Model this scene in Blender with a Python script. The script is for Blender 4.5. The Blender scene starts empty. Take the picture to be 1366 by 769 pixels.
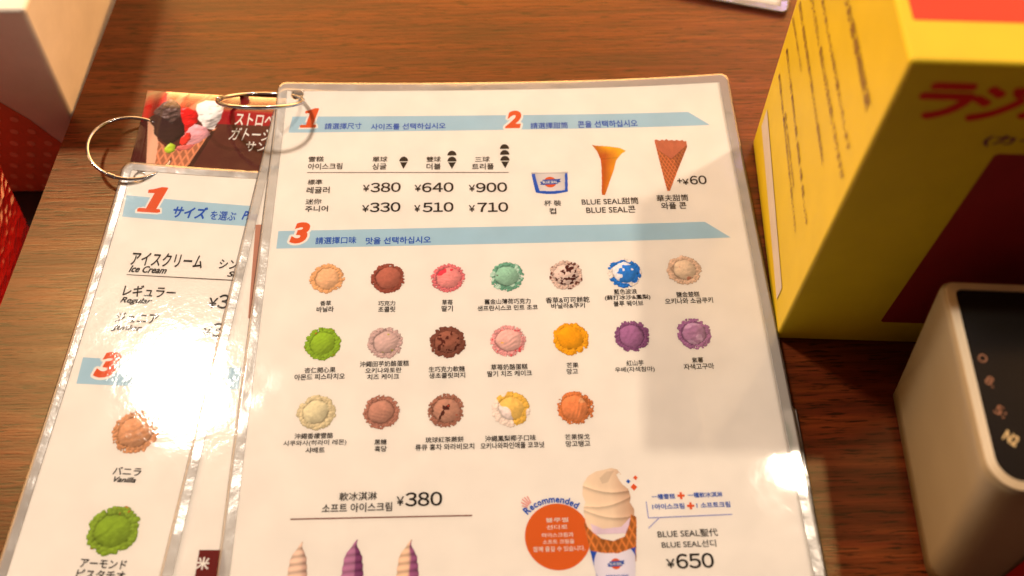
import bpy, math, random
import numpy as np

MM = 0.001
scene = bpy.context.scene
COL = scene.collection

# ------------------------------------------------------------------ camera
cam_data = bpy.data.cameras.new("camera")
cam = bpy.data.objects.new("camera", cam_data)
COL.objects.link(cam)
scene.camera = cam
cam_data.sensor_width = 36.0
cam_data.lens = 31.576
cam_data.clip_start = 0.01
cam_data.clip_end = 20.0


def camera_matrix(pitch, yaw, roll, c):
    from mathutils import Matrix, Vector
    th, ya, ro = map(math.radians, (pitch, yaw, roll))
    fwd = Vector((math.sin(ya) * math.cos(th), math.cos(ya) * math.cos(th), -math.sin(th)))
    right = Vector((math.cos(ya), -math.sin(ya), 0))
    up = right.cross(fwd)
    r2 = right * math.cos(ro) + up * math.sin(ro)
    u2 = up * math.cos(ro) - right * math.sin(ro)
    m = Matrix((r2, u2, -fwd)).transposed().to_4x4()
    m.translation = Vector(c) * MM
    return m


cam.matrix_world = camera_matrix(60.1894, 2.9129, 1.2420, (99.970, -305.821, 331.694))
cam_data.dof.use_dof = True
cam_data.dof.focus_distance = 0.385
cam_data.dof.aperture_fstop = 6.7

# ------------------------------------------------------------------ world, lamps, exposure
world = bpy.data.worlds.new("World")
scene.world = world
world.use_nodes = True
wn, wl = world.node_tree.nodes, world.node_tree.links
bg = wn["Background"]
tc = wn.new("ShaderNodeTexCoord")
# dim room: warm lit wall ahead of the viewer, darker overhead and behind
sep = wn.new("ShaderNodeSeparateXYZ")
wl.new(tc.outputs["Generated"], sep.inputs[0])


def wmath(op, a, b=None, clamp=False):
    n = wn.new("ShaderNodeMath")
    n.operation = op
    n.use_clamp = clamp
    for k, v in enumerate((a, b)):
        if v is None:
            continue
        if isinstance(v, (int, float)):
            n.inputs[k].default_value = v
        else:
            wl.new(v, n.inputs[k])
    return n.outputs[0]


ahead = wmath('MULTIPLY', wmath('ADD', sep.outputs["Y"], 0.05), 1.25, True)
lowness = wmath('MULTIPLY', wmath('SUBTRACT', 0.84, sep.outputs["Z"]), 3.4, True)
wall_amt = wmath('MULTIPLY', ahead, lowness)
wmix = wn.new("ShaderNodeMix")
wmix.data_type = 'RGBA'
wl.new(wall_amt, wmix.inputs[0])
wmix.inputs[6].default_value = (0.125, 0.058, 0.036, 1)
wmix.inputs[7].default_value = (5.8, 2.75, 0.85, 1)
wl.new(wmix.outputs[2], bg.inputs["Color"])
bg.inputs["Strength"].default_value = 1.0


def lamp(name, loc, power, color, radius):
    d = bpy.data.lights.new(name, "POINT")
    d.energy = power
    d.color = color
    d.shadow_soft_size = radius
    o = bpy.data.objects.new(name, d)
    o.location = loc
    COL.objects.link(o)
    return o


lamp("ceiling_lamp_left", (-0.57, 0.51, 1.50), 70.0, (1.0, 0.84, 0.67), 0.075)
lamp("ceiling_lamp_right", (0.67, 0.28, 1.50), 22.0, (1.0, 0.82, 0.62), 0.030)
nd = bpy.data.lights.new("violet_neon", "AREA")
nd.energy = 1.0
nd.color = (0.42, 0.30, 1.0)
nd.size = 0.2
neon = bpy.data.objects.new("violet_neon", nd)
neon.location = (0.76, 1.20, 1.50)
neon.rotation_euler = (math.radians(-38), math.radians(18), 0)
COL.objects.link(neon)

scene.view_settings.view_transform = 'Standard'
scene.view_settings.look = 'None'
scene.view_settings.exposure = 0.32
scene.view_settings.gamma = 1.0
scene.cycles.transparent_max_bounces = 32
scene.cycles.max_bounces = 10
scene.cycles.sample_clamp_indirect = 4.0

# ------------------------------------------------------------------ materials


def lin(c):
    """sRGB 0..255 triple to linear."""
    out = []
    for v in c:
        v = v / 255.0
        out.append(v / 12.92 if v <= 0.04045 else ((v + 0.055) / 1.055) ** 2.4)
    return tuple(out)


def new_mat(name):
    m = bpy.data.materials.new(name)
    m.use_nodes = True
    nt = m.node_tree
    return m, nt, nt.nodes["Principled BSDF"]


def noise(nt, vec, scale, detail=3.0, rough=0.5):
    n = nt.nodes.new("ShaderNodeTexNoise")
    n.inputs["Scale"].default_value = scale
    n.inputs["Detail"].default_value = detail
    n.inputs["Roughness"].default_value = rough
    if vec is not None:
        nt.links.new(vec, n.inputs["Vector"])
    return n


def objcoord(nt, scale=None, rot=(0, 0, 0)):
    t = nt.nodes.new("ShaderNodeTexCoord")
    if scale is None:
        return t.outputs["Object"]
    m = nt.nodes.new("ShaderNodeMapping")
    m.inputs["Scale"].default_value = scale
    m.inputs["Rotation"].default_value = rot
    nt.links.new(t.outputs["Object"], m.inputs["Vector"])
    return m.outputs["Vector"]


def cramp(nt, fac, stops):
    r = nt.nodes.new("ShaderNodeValToRGB")
    el = r.color_ramp.elements
    while len(el) < len(stops):
        el.new(0.5)
    for e, (p, c) in zip(el, stops):
        e.position = p
        e.color = tuple(c) + (1,)
    nt.links.new(fac, r.inputs[0])
    return r.outputs[0]


def bump(nt, height, strength, dist, base=None):
    b = nt.nodes.new("ShaderNodeBump")
    b.inputs["Strength"].default_value = strength
    b.inputs["Distance"].default_value = dist
    nt.links.new(height, b.inputs["Height"])
    if base is not None:
        nt.links.new(base, b.inputs["Normal"])
    return b.outputs[0]


def plain(name, col, rough=0.5, metal=0.0, spec=0.5, coat=0.0, vary=0.06, bscale=900.0, bstr=0.15, bdist=0.00005):
    m, nt, p = new_mat(name)
    v = objcoord(nt)
    n = noise(nt, v, 60.0, 4.0)
    lo = tuple(c * (1 - vary) for c in col)
    hi = tuple(min(1.0, c * (1 + vary)) for c in col)
    nt.links.new(cramp(nt, n.outputs["Fac"], [(0.3, lo), (0.7, hi)]), p.inputs["Base Color"])
    p.inputs["Roughness"].default_value = rough
    p.inputs["Metallic"].default_value = metal
    p.inputs["Specular IOR Level"].default_value = spec
    p.inputs["Coat Weight"].default_value = coat
    if bstr:
        nt.links.new(bump(nt, noise(nt, v, bscale, 3.0).outputs["Fac"], bstr, bdist), p.inputs["Normal"])
    return m


def ink(name, col):
    return plain(name, col, rough=0.7, spec=0.1, vary=0.03, bstr=0)


M = {}
M['paper'] = ink("white_paper", (0.86, 0.81, 0.755))
M['black'] = ink("black_ink", (0.022, 0.018, 0.016))
M['blue'] = ink("blue_ink", (0.012, 0.10, 0.50))
M['navy'] = ink("navy_ink", (0.03, 0.10, 0.42))
M['orange'] = ink("orange_ink", (0.72, 0.115, 0.03))
M['red'] = ink("red_ink", (0.66, 0.09, 0.05))
M['rust'] = ink("rust_ink", (0.70, 0.14, 0.02))
M['band'] = ink("pale_blue_ink", (0.41, 0.60, 0.72))
M['white'] = ink("white_ink", (0.86, 0.82, 0.77))
M['rule'] = ink("grey_ink", (0.12, 0.085, 0.07))
M['rule_brown'] = ink("brown_ink", (0.20, 0.07, 0.045))
M['pink'] = ink("pink_ink", (0.75, 0.28, 0.26))
M['dusty'] = ink("dusty_brown_ink", (0.50, 0.24, 0.17))
M['darkred'] = ink("dark_red_ink", (0.16, 0.014, 0.012))
M['green'] = ink("green_ink", (0.10, 0.30, 0.16))
M['lilac'] = ink("lilac_ink", (0.25, 0.27, 0.62))

# printed photographs: colour comes with the print itself
m, nt, p = new_mat("printed_picture")
at = nt.nodes.new("ShaderNodeAttribute")
at.attribute_name = "print"
nt.links.new(at.outputs["Color"], p.inputs["Base Color"])
p.inputs["Roughness"].default_value = 0.7
p.inputs["Specular IOR Level"].default_value = 0.1
M['print'] = m


def film_material(name, wave, grain, rough, haze=0.0, tint=(1, 1, 1)):
    m = bpy.data.materials.new(name)
    m.use_nodes = True
    nt = m.node_tree
    nt.nodes.clear()
    L = nt.links
    out = nt.nodes.new("ShaderNodeOutputMaterial")
    v = objcoord(nt)
    n1 = noise(nt, v, 38.0, 2.0)
    n2 = noise(nt, v, 420.0, 3.0, 0.6)
    b1 = bump(nt, n1.outputs["Fac"], wave, 0.004)
    b2 = bump(nt, n2.outputs["Fac"], grain, 0.0004, b1)
    # fine scratches
    sv = objcoord(nt, (900, 60, 900), (0, 0, 0.6))
    n3 = noise(nt, sv, 1.0, 2.0)
    mask = noise(nt, v, 55.0, 3.0)
    mul = nt.nodes.new("ShaderNodeMath")
    mul.operation = 'MULTIPLY'
    L.new(n3.outputs["Fac"], mul.inputs[0])
    L.new(cramp(nt, mask.outputs["Fac"], [(0.52, (0, 0, 0)), (0.66, (1, 1, 1))]), mul.inputs[1])
    b3 = bump(nt, mul.outputs[0], grain * 0.7, 0.0003, b2)
    g = nt.nodes.new("ShaderNodeBsdfGlossy")
    sm = noise(nt, v, 24.0, 4.0, 0.65)
    mr = nt.nodes.new("ShaderNodeMapRange")
    L.new(sm.outputs["Fac"], mr.inputs["Value"])
    mr.inputs["From Min"].default_value = 0.35
    mr.inputs["From Max"].default_value = 0.70
    mr.inputs["To Min"].default_value = rough * 0.75
    mr.inputs["To Max"].default_value = rough * 1.5
    L.new(mr.outputs[0], g.inputs["Roughness"])
    L.new(b3, g.inputs["Normal"])
    t = nt.nodes.new("ShaderNodeBsdfTransparent")
    t.inputs["Color"].default_value = tuple(tint) + (1,)
    base = t.outputs[0]
    if haze:
        d = nt.nodes.new("ShaderNodeBsdfDiffuse")
        d.inputs["Color"].default_value = (0.8, 0.76, 0.72, 1)
        mx = nt.nodes.new("ShaderNodeMixShader")
        mx.inputs[0].default_value = haze
        L.new(t.outputs[0], mx.inputs[1])
        L.new(d.outputs[0], mx.inputs[2])
        base = mx.outputs[0]
    fr = nt.nodes.new("ShaderNodeFresnel")
    fr.inputs["IOR"].default_value = 1.5
    L.new(b3, fr.inputs["Normal"])
    mx = nt.nodes.new("ShaderNodeMixShader")
    L.new(fr.outputs[0], mx.inputs[0])
    L.new(base, mx.inputs[1])
    L.new(g.outputs[0], mx.inputs[2])
    L.new(mx.outputs[0], out.inputs["Surface"])
    return m


M['film'] = film_material("laminate_film", 0.12, 0.05, 0.07)
M['film_worn'] = film_material("worn_laminate_film", 0.08, 0.12, 0.075)
M['margin'] = film_material("sealed_film_margin", 0.45, 0.22, 0.20, haze=0.34)  # milky seal, its white diffuse raised to paint in the glare along the margins

# wood: fine dark pores and streaks running along the table
m, nt, p = new_mat("varnished_wood")
L = nt.links
v1 = objcoord(nt, (7, 95, 7))
v2 = objcoord(nt, (95, 1250, 95))
v3 = objcoord(nt, (2.5, 9, 2.5))
v4 = objcoord(nt, (16, 420, 16))
a = noise(nt, v1, 1.0, 6.0, 0.6)
b = noise(nt, v2, 1.0, 3.0, 0.6)
c = noise(nt, v3, 1.0, 3.0)
d = noise(nt, v4, 1.0, 4.0, 0.65)
col = cramp(nt, a.outputs["Fac"], [(0.28, (0.038, 0.0052, 0.0034)), (0.48, (0.086, 0.0145, 0.0062)), (0.72, (0.150, 0.038, 0.011))])


def mixc(nt, mode, fac, c1, c2):
    x = nt.nodes.new("ShaderNodeMix")
    x.data_type = 'RGBA'
    x.blend_type = mode
    if isinstance(fac, float):
        x.inputs[0].default_value = fac
    else:
        nt.links.new(fac, x.inputs[0])
    for s, k in ((c1, 6), (c2, 7)):
        if isinstance(s, tuple):
            x.inputs[k].default_value = s + (1,)
        else:
            nt.links.new(s, x.inputs[k])
    return x.outputs[2]


pore = cramp(nt, b.outputs["Fac"], [(0.37, (0.16, 0.12, 0.10)), (0.45, (1, 1, 1))])
streak = cramp(nt, d.outputs["Fac"], [(0.32, (0.45, 0.40, 0.38)), (0.60, (1.15, 1.12, 1.06))])
patch = cramp(nt, c.outputs["Fac"], [(0.35, (0.70, 0.62, 0.58)), (0.65, (1.25, 1.28, 1.2))])
col = mixc(nt, 'MULTIPLY', 1.0, col, pore)
col = mixc(nt, 'MULTIPLY', 1.0, col, streak)
col = mixc(nt, 'MULTIPLY', 1.0, col, patch)
L.new(col, p.inputs["Base Color"])
rr = cramp(nt, a.outputs["Fac"], [(0.3, (0.42, 0.42, 0.42)), (0.7, (0.28, 0.28, 0.28))])
L.new(rr, p.inputs["Roughness"])
p.inputs["Specular IOR Level"].default_value = 0.50
p.inputs["Specular Tint"].default_value = (1.0, 0.72, 0.30, 1)
bb1 = bump(nt, b.outputs["Fac"], 0.25, 0.0003)
bb2 = bump(nt, d.outputs["Fac"], 0.20, 0.0004, bb1)
L.new(bb2, p.inputs["Normal"])
M['wood'] = m

m, nt, p = new_mat("chromed_steel")
p.inputs["Base Color"].default_value = (0.40, 0.43, 0.50, 1)
p.inputs["Metallic"].default_value = 1.0
p.inputs["Roughness"].default_value = 0.16
L2 = noise(nt, objcoord(nt), 300.0, 3.0)
nt.links.new(bump(nt, L2.outputs["Fac"], 0.3, 0.0003), p.inputs["Normal"])
M['steel'] = m

M['yellow_card'] = plain("yellow_carton", (0.50, 0.41, 0.012), 0.5, spec=0.25, vary=0.05)
M['red_print'] = plain("red_carton_print", (0.46, 0.010, 0.006), 0.5, spec=0.25)
M['maroon_print'] = plain("maroon_carton_print", (0.20, 0.008, 0.010), 0.45)
M['violet_print'] = plain("violet_carton_print", (0.10, 0.015, 0.045), 0.5)
M['brown_text'] = plain("brown_carton_text", (0.16, 0.075, 0.012), 0.5)
M['label_grey'] = plain("grey_label", (0.46, 0.44, 0.42), 0.5)
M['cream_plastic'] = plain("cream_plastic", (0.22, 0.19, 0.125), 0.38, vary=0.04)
M['lit_cream_plastic'] = plain("lit_cream_plastic", (0.45, 0.39, 0.27), 0.35, vary=0.04)  # housing plastic lightened for the rim: light on its upward face put into colour
M['black_glass'] = plain("black_gloss_panel", (0.006, 0.006, 0.007), 0.16, spec=0.3, vary=0.1)
M['copper_print'] = plain("copper_key_print", (0.32, 0.13, 0.06), 0.5)
M['gold_print'] = plain("gold_key_print", (0.60, 0.46, 0.22), 0.4)
M['dark_line'] = plain("dark_seam", (0.06, 0.025, 0.015), 0.6)
M['white_carton'] = plain("white_carton", (0.74, 0.70, 0.64), 0.5)
M['red_polka'] = plain("red_carton", (0.60, 0.15, 0.075), 0.5)
M['polka_dot'] = plain("pale_dot_print", (0.74, 0.34, 0.22), 0.5)
m, nt, p = new_mat("quilted_red_gloss")
p.inputs["Base Color"].default_value = (0.52, 0.012, 0.014, 1)
p.inputs["Roughness"].default_value = 0.16
p.inputs["Coat Weight"].default_value = 0.5
vo = nt.nodes.new("ShaderNodeTexVoronoi")
vo.inputs["Scale"].default_value = 150.0
nt.links.new(objcoord(nt), vo.inputs["Vector"])
nt.links.new(bump(nt, vo.outputs["Distance"], 0.5, 0.004), p.inputs["Normal"])
M['red_gloss'] = m
M['shelf'] = plain("dark_shelf", (0.02, 0.016, 0.02), 0.5)

# ------------------------------------------------------------------ object helpers


def tag(o, label=None, cat=None, group=None, kind=None):
    for k, v in (('label', label), ('category', cat), ('group', group), ('kind', kind)):
        if v:
            o[k] = v
    return o


def thing(name, loc, label, cat, group=None):
    o = bpy.data.objects.new(name, None)
    o.empty_display_size = 0.01
    o.location = [x * MM for x in loc]
    COL.objects.link(o)
    return tag(o, label, cat, group)


def origin_of(parent):
    if parent is None:
        return np.zeros(3)
    o = np.array(parent.location) / MM
    if parent.parent is not None:
        o = o + np.array(parent.parent.location) / MM
    return o


def mesh_obj(name, verts, faces, mat, parent=None, colors=None, smooth=False):
    """verts in world mm; faces as lists."""
    me = bpy.data.meshes.new(name)
    V = (np.asarray(verts, float) - origin_of(parent)) * MM
    if isinstance(faces, np.ndarray):
        nf, k = faces.shape
        me.vertices.add(len(V))
        me.vertices.foreach_set("co", V.astype(np.float32).ravel())
        me.loops.add(nf * k)
        me.loops.foreach_set("vertex_index", faces.astype(np.int32).ravel())
        me.polygons.add(nf)
        me.polygons.foreach_set("loop_start", np.arange(0, nf * k, k, dtype=np.int32))
        me.polygons.foreach_set("loop_total", np.full(nf, k, dtype=np.int32))
        me.update(calc_edges=True)
    else:
        me.from_pydata([tuple(x) for x in V], [], [list(f) for f in faces])
    if colors is not None:
        ca = me.color_attributes.new("print", 'FLOAT_COLOR', 'POINT')
        rgba = np.ones((len(V), 4), np.float32)
        rgba[:, :3] = colors
        ca.data.foreach_set("color", rgba.ravel())
    me.validate()
    me.update()
    if smooth:
        me.polygons.foreach_set("use_smooth", [True] * len(me.polygons))
    me.materials.append(mat)
    o = bpy.data.objects.new(name, me)
    COL.objects.link(o)
    if parent is not None:
        o.parent = parent
    return o


class Frame:
    """A sheet or face: u to the right, v up (both mm), w out of it; hz is its curl."""

    def __init__(self, f, hz=None):
        self.o, self.ex, self.ey, self.ez = [np.array(a, float) for a in f]
        self.hz = hz

    def __call__(self, uv, w=0.0):
        uv = np.asarray(uv, float).reshape(-1, 2)
        ww = np.full(len(uv), w, float) if np.isscalar(w) else np.asarray(w, float)
        if self.hz is not None:
            ww = ww + self.hz(uv[:, 0], uv[:, 1])
        return self.o + uv[:, :1] * self.ex + uv[:, 1:] * self.ey + ww[:, None] * self.ez


def flat_curve(name, kind, body=None, polys=None, offset=0.0, shear=0.0, spacing=1.0):
    """2-D outline (text or polygons) to triangulated vertices and faces."""
    c = bpy.data.curves.new(name, 'FONT' if kind == 'text' else 'CURVE')
    if kind == 'text':
        c.body = body
        c.shear = shear
        c.space_character = spacing
        c.resolution_u = 4
    else:
        c.dimensions = '2D'
        c.fill_mode = 'BOTH'
        for P in polys:
            s = c.splines.new('POLY')
            s.points.add(len(P) - 1)
            for q, (x, y) in zip(s.points, P):
                q.co = (x, y, 0, 1)
            s.use_cyclic_u = True
    c.offset = offset
    o = bpy.data.objects.new(name, c)
    me = o.to_mesh()
    V = np.zeros(len(me.vertices) * 3)
    me.vertices.foreach_get("co", V)
    V = V.reshape(-1, 3)[:, :2].copy()
    F = [tuple(p.vertices) for p in me.polygons]
    o.to_mesh_clear()
    bpy.data.objects.remove(o)
    bpy.data.curves.remove(c)
    return V, F


def digits(body):
    """Figures set close together from the humanist wide forms."""
    VV, FF, x = [], [], 0.0
    for ch in body:
        V, F = flat_curve("d", 'text', chr(ord(ch) + 0xFEE0) if ch.isdigit() else ('\uffe5' if ch == '\u00a5' else ch))
        w = V[:, 0].max() - V[:, 0].min()
        V[:, 0] += x - V[:, 0].min()
        n = sum(len(a) for a in VV)
        VV.append(V)
        FF += [tuple(i + n for i in f) for f in F]
        x += w + 0.075
    return np.concatenate(VV), FF


def thicken(V, F, r):
    """Heavier strokes: the outline repeated around a small circle, each copy a hair higher."""
    if r <= 0:
        return V, F, np.zeros(len(V))
    VV, FF, W = [V], list(F), [np.zeros(len(V))]
    for k in range(6):
        a = math.pi / 6 + k * math.pi / 3
        n = len(V) * (k + 1)
        VV.append(V + r * np.array([math.cos(a), math.sin(a)]))
        W.append(np.full(len(V), 0.0015 * (k + 1)))
        FF += [tuple(i + n for i in f) for f in F]
    return np.concatenate(VV), FF, np.concatenate(W)


STYLE = {  # stroke weight (em), shear, ink
    'cap': (0.016, 0, 'black'), 'capj': (0.018, 0, 'black'), 'num': (0.018, 0, 'black'), 'lat': (0.010, 0, 'black'),
    'blue': (0.022, 0, 'blue'), 'bluebig': (0.036, 0.12, 'blue'), 'bluei': (0.03, 0.3, 'blue'), 'white': (0.010, 0, 'white'),
    'ser': (0.030, 0.32, 'black'), 'cardw': (0.020, 0, 'white'), 'cardi': (0.010, 0.3, 'white'),
}


def put_text(fr, body, cu, cv, w, h, style, parent, name='caption', w_off=0.10, mat=None, off=None, rot=0.0):
    o_, s_, m_ = STYLE[style]
    if style in ('cap', 'blue') and ord(body[-1]) < 0xAC00 and ord(body[0]) > 0x2E80:
        o_ *= 0.6          # dense characters print lighter
    if off is not None:
        o_ = off
    V, F = digits(body) if style == 'num' else flat_curve(name, 'text', body, shear=s_)
    V, F, W = thicken(V, F, o_)
    lo, hi = V.min(0), V.max(0)
    V = (V - (lo + hi) / 2) / (hi - lo) * np.array([w, h])
    if rot:
        c, s = math.cos(rot), math.sin(rot)
        V = V @ np.array([[c, s], [-s, c]])
    V = V + np.array([cu, cv])
    return mesh_obj(name, fr(V, w_off + W), F, mat or M[m_], parent)


def put_poly(fr, P, mat, parent, name, w_off=0.05, offset=0.0):
    if offset:
        V, F = flat_curve(name, 'poly', polys=[P], offset=offset)
    else:
        V, F = np.array(P, float), [tuple(range(len(P)))]
    return mesh_obj(name, fr(V, w_off), F, mat, parent)


def disc(cx, cy, rx, ry=None, n=40):
    ry = rx if ry is None else ry
    t = np.arange(n) * 2 * np.pi / n
    return np.stack([cx + rx * np.cos(t), cy + ry * np.sin(t)], 1)


def put_rule(fr, a, b, wd, mat, parent, name='rule', w_off=0.06):
    a, b = np.array(a, float), np.array(b, float)
    d = (b - a) / np.linalg.norm(b - a)
    n = np.array([-d[1], d[0]]) * wd / 2
    return put_poly(fr, [a - n, b - n, b + n, a + n], mat, parent, name, w_off)


# ------------------------------------------------------------------ laminated sheets


def axis(n0, n1, step, centre=None, fine=None, span=6.0):
    a = list(np.arange(n0, n1 + 1e-6, step))
    if a[-1] < n1:
        a.append(n1)
    if centre is not None:
        a = [x for x in a if abs(x - centre) > span] + list(np.linspace(centre - span, centre + span, int(2 * span / fine) + 1))
        a = [x for x in a if n0 <= x <= n1] + [n0, n1]
    a = sorted(set(np.round(a, 4)))
    return np.array(a)


def sheet_part(name, fr, x0, y0, x1, y1, mat, parent, w0, w1, step=4.0, corner=0.0, hole=None, inner=None, smooth=True):
    """Thin solid sheet in frame coordinates; hole = (u, v, r); inner = rectangle left out (for a border)."""
    X = axis(x0, x1, step, hole[0] if hole else None, 0.5)
    Y = axis(y0, y1, step, hole[1] if hole else None, 0.5)
    if inner:
        X = np.array(sorted(set(list(X) + [inner[0], inner[2]])))
        Y = np.array(sorted(set(list(Y) + [inner[1], inner[3]])))
    if corner:
        ex = [0.25 * corner, 0.5 * corner, 0.75 * corner, corner]
        X = np.array(sorted(set(list(X) + [x0 + e for e in ex] + [x1 - e for e in ex])))
        Y = np.array(sorted(set(list(Y) + [y0 + e for e in ex] + [y1 - e for e in ex])))
    nx, ny = len(X), len(Y)
    G = np.stack(np.meshgrid(X, Y, indexing='ij'), -1).reshape(-1, 2)
    cells = []
    for i in range(nx - 1):
        for j in range(ny - 1):
            cx, cy = (X[i] + X[i + 1]) / 2, (Y[j] + Y[j + 1]) / 2
            if hole and math.hypot(cx - hole[0], cy - hole[1]) < hole[2]:
                continue
            if inner and inner[0] < cx < inner[2] and inner[1] < cy < inner[3]:
                continue
            cells.append((i * ny + j, (i + 1) * ny + j, (i + 1) * ny + j + 1, i * ny + j + 1))
    cells = np.array(cells)
    if hole:   # snap the rim of the punched hole to a circle
        cnt = np.zeros(len(G), int)
        np.add.at(cnt, cells.ravel(), 1)
        d = np.linalg.norm(G - np.array(hole[:2]), axis=1)
        k = (cnt > 0) & (cnt < 4) & (d < hole[2] + 1.2)
        G[k] = np.array(hole[:2]) + (G[k] - np.array(hole[:2])) / d[k, None] * hole[2]
    if corner:
        for cx, cy, sx, sy in ((x0, y0, 1, 1), (x1, y0, -1, 1), (x0, y1, 1, -1), (x1, y1, -1, -1)):
            c = np.array([cx + sx * corner, cy + sy * corner])
            r = (G - c) * np.array([-sx, -sy])
            k = (r[:, 0] > 1e-6) & (r[:, 1] > 1e-6)
            m_ = np.maximum(r[k, 0], r[k, 1])
            l_ = np.linalg.norm(r[k], axis=1)
            G[k] = c + r[k] / l_[:, None] * m_[:, None] * np.array([-sx, -sy])
    used = np.unique(cells)
    remap = -np.ones(len(G), int)
    remap[used] = np.arange(len(used))
    G = G[used]
    cells = remap[cells]
    n = len(G)
    top, bot = fr(G, w1), fr(G, w0)
    edges = {}
    for c in cells:
        for a, b in zip(c, np.roll(c, -1)):
            if (b, a) in edges:
                del edges[(b, a)]
            else:
                edges[(a, b)] = 1
    sides = [(b, a, a + n, b + n) for a, b in edges]
    F = np.concatenate([cells, cells[:, ::-1] + n, np.array(sides)])
    return mesh_obj(name, np.concatenate([top, bot]), F, mat, parent, smooth=False)


def laminated(name, fr, W, H, margin, label, cat, group=None, hole=None, film='film', corner=4.5, step=4.0, paper='paper'):
    t = thing(name, fr(np.array([[0, 0]]))[0] if fr.hz is None else fr.o, label, cat, group)
    mg = margin
    sheet_part('paper_sheet', fr, mg, -H + mg, W - mg, -mg, M[paper], t, -0.10, 0.0, step, 0, hole)
    sheet_part('laminate_film', fr, 0, -H, W, 0, M[film], t, -0.22, 0.26, step, corner, (hole[0], hole[1], hole[2] - 0.35) if hole else None)
    sheet_part('sealed_margin', fr, 0.25, -H + 0.25, W - 0.25, -0.25, M['margin'], t, -0.10, 0.12, step, corner - 0.25, None,
               (mg + 0.05, -H + mg + 0.05, W - mg - 0.05, -mg - 0.05))
    return t


# ------------------------------------------------------------------ painted prints (small images made of coloured grid cells)


def vnoise(shape, cells, rng):
    ny, nx = shape
    g = rng.random((cells + 2, cells + 2))
    y = np.linspace(0, cells, ny)
    x = np.linspace(0, cells, nx)
    yi, xi = y.astype(int), x.astype(int)
    fy, fx = y - yi, x - xi
    fy, fx = fy * fy * (3 - 2 * fy), fx * fx * (3 - 2 * fx)
    a = g[np.ix_(yi, xi)] * (1 - fx) + g[np.ix_(yi, xi + 1)] * fx
    b = g[np.ix_(yi + 1, xi)] * (1 - fx) + g[np.ix_(yi + 1, xi + 1)] * fx
    return a * (1 - fy[:, None]) + b * fy[:, None]


def fbm(shape, cells, rng, octv=3):
    s, a, t = 0, 1.0, 0
    for k in range(octv):
        s = s + a * vnoise(shape, cells * 2 ** k, rng)
        t += a
        a *= 0.5
    return s / t


def inside(P, x, y):
    r = np.zeros(x.shape, bool)
    n = len(P)
    for i in range(n):
        (x0, y0), (x1, y1) = P[i], P[(i + 1) % n]
        c = (y0 > y) != (y1 > y)
        with np.errstate(divide='ignore', invalid='ignore'):
            xx = (x1 - x0) * (y - y0) / (y1 - y0 + 1e-12) + x0
        r ^= c & (x < xx)
    return r


def shade(z, k=1.0, light=(-0.45, 0.55, 0.70)):
    gy, gx = np.gradient(z)
    n = np.stack([-gx * k, gy * k, np.ones_like(z)], -1)
    n /= np.linalg.norm(n, axis=-1, keepdims=True)
    return np.clip((n * np.array(light)).sum(-1), 0, 1)


def put_picture(fr, cu, cv, w, h, rgb, alpha, parent, name, w_off=0.08, label=None):
    rgb = rgb * np.array([0.98, 1.01, 1.12])
    ny, nx = alpha.shape
    X = np.linspace(cu - w / 2, cu + w / 2, nx)
    Y = np.linspace(cv + h / 2, cv - h / 2, ny)
    gx, gy = np.meshgrid(X, Y)
    V = np.stack([gx.ravel(), gy.ravel()], 1)
    idx = np.arange(nx * ny).reshape(ny, nx)
    q = np.stack([idx[1:, :-1], idx[1:, 1:], idx[:-1, 1:], idx[:-1, :-1]], -1)
    al = alpha > 0.5
    keep = (al[1:, :-1].astype(int) + al[1:, 1:] + al[:-1, 1:] + al[:-1, :-1]) >= 3
    q = q[keep]
    used = np.unique(q)
    rm = -np.ones(nx * ny, int)
    rm[used] = np.arange(len(used))
    o = mesh_obj(name, fr(V[used], w_off), rm[q], M['print'], parent, colors=np.clip(rgb.reshape(-1, 3)[used], 0, 1))
    if label:
        o['label'] = label
    return o


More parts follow.
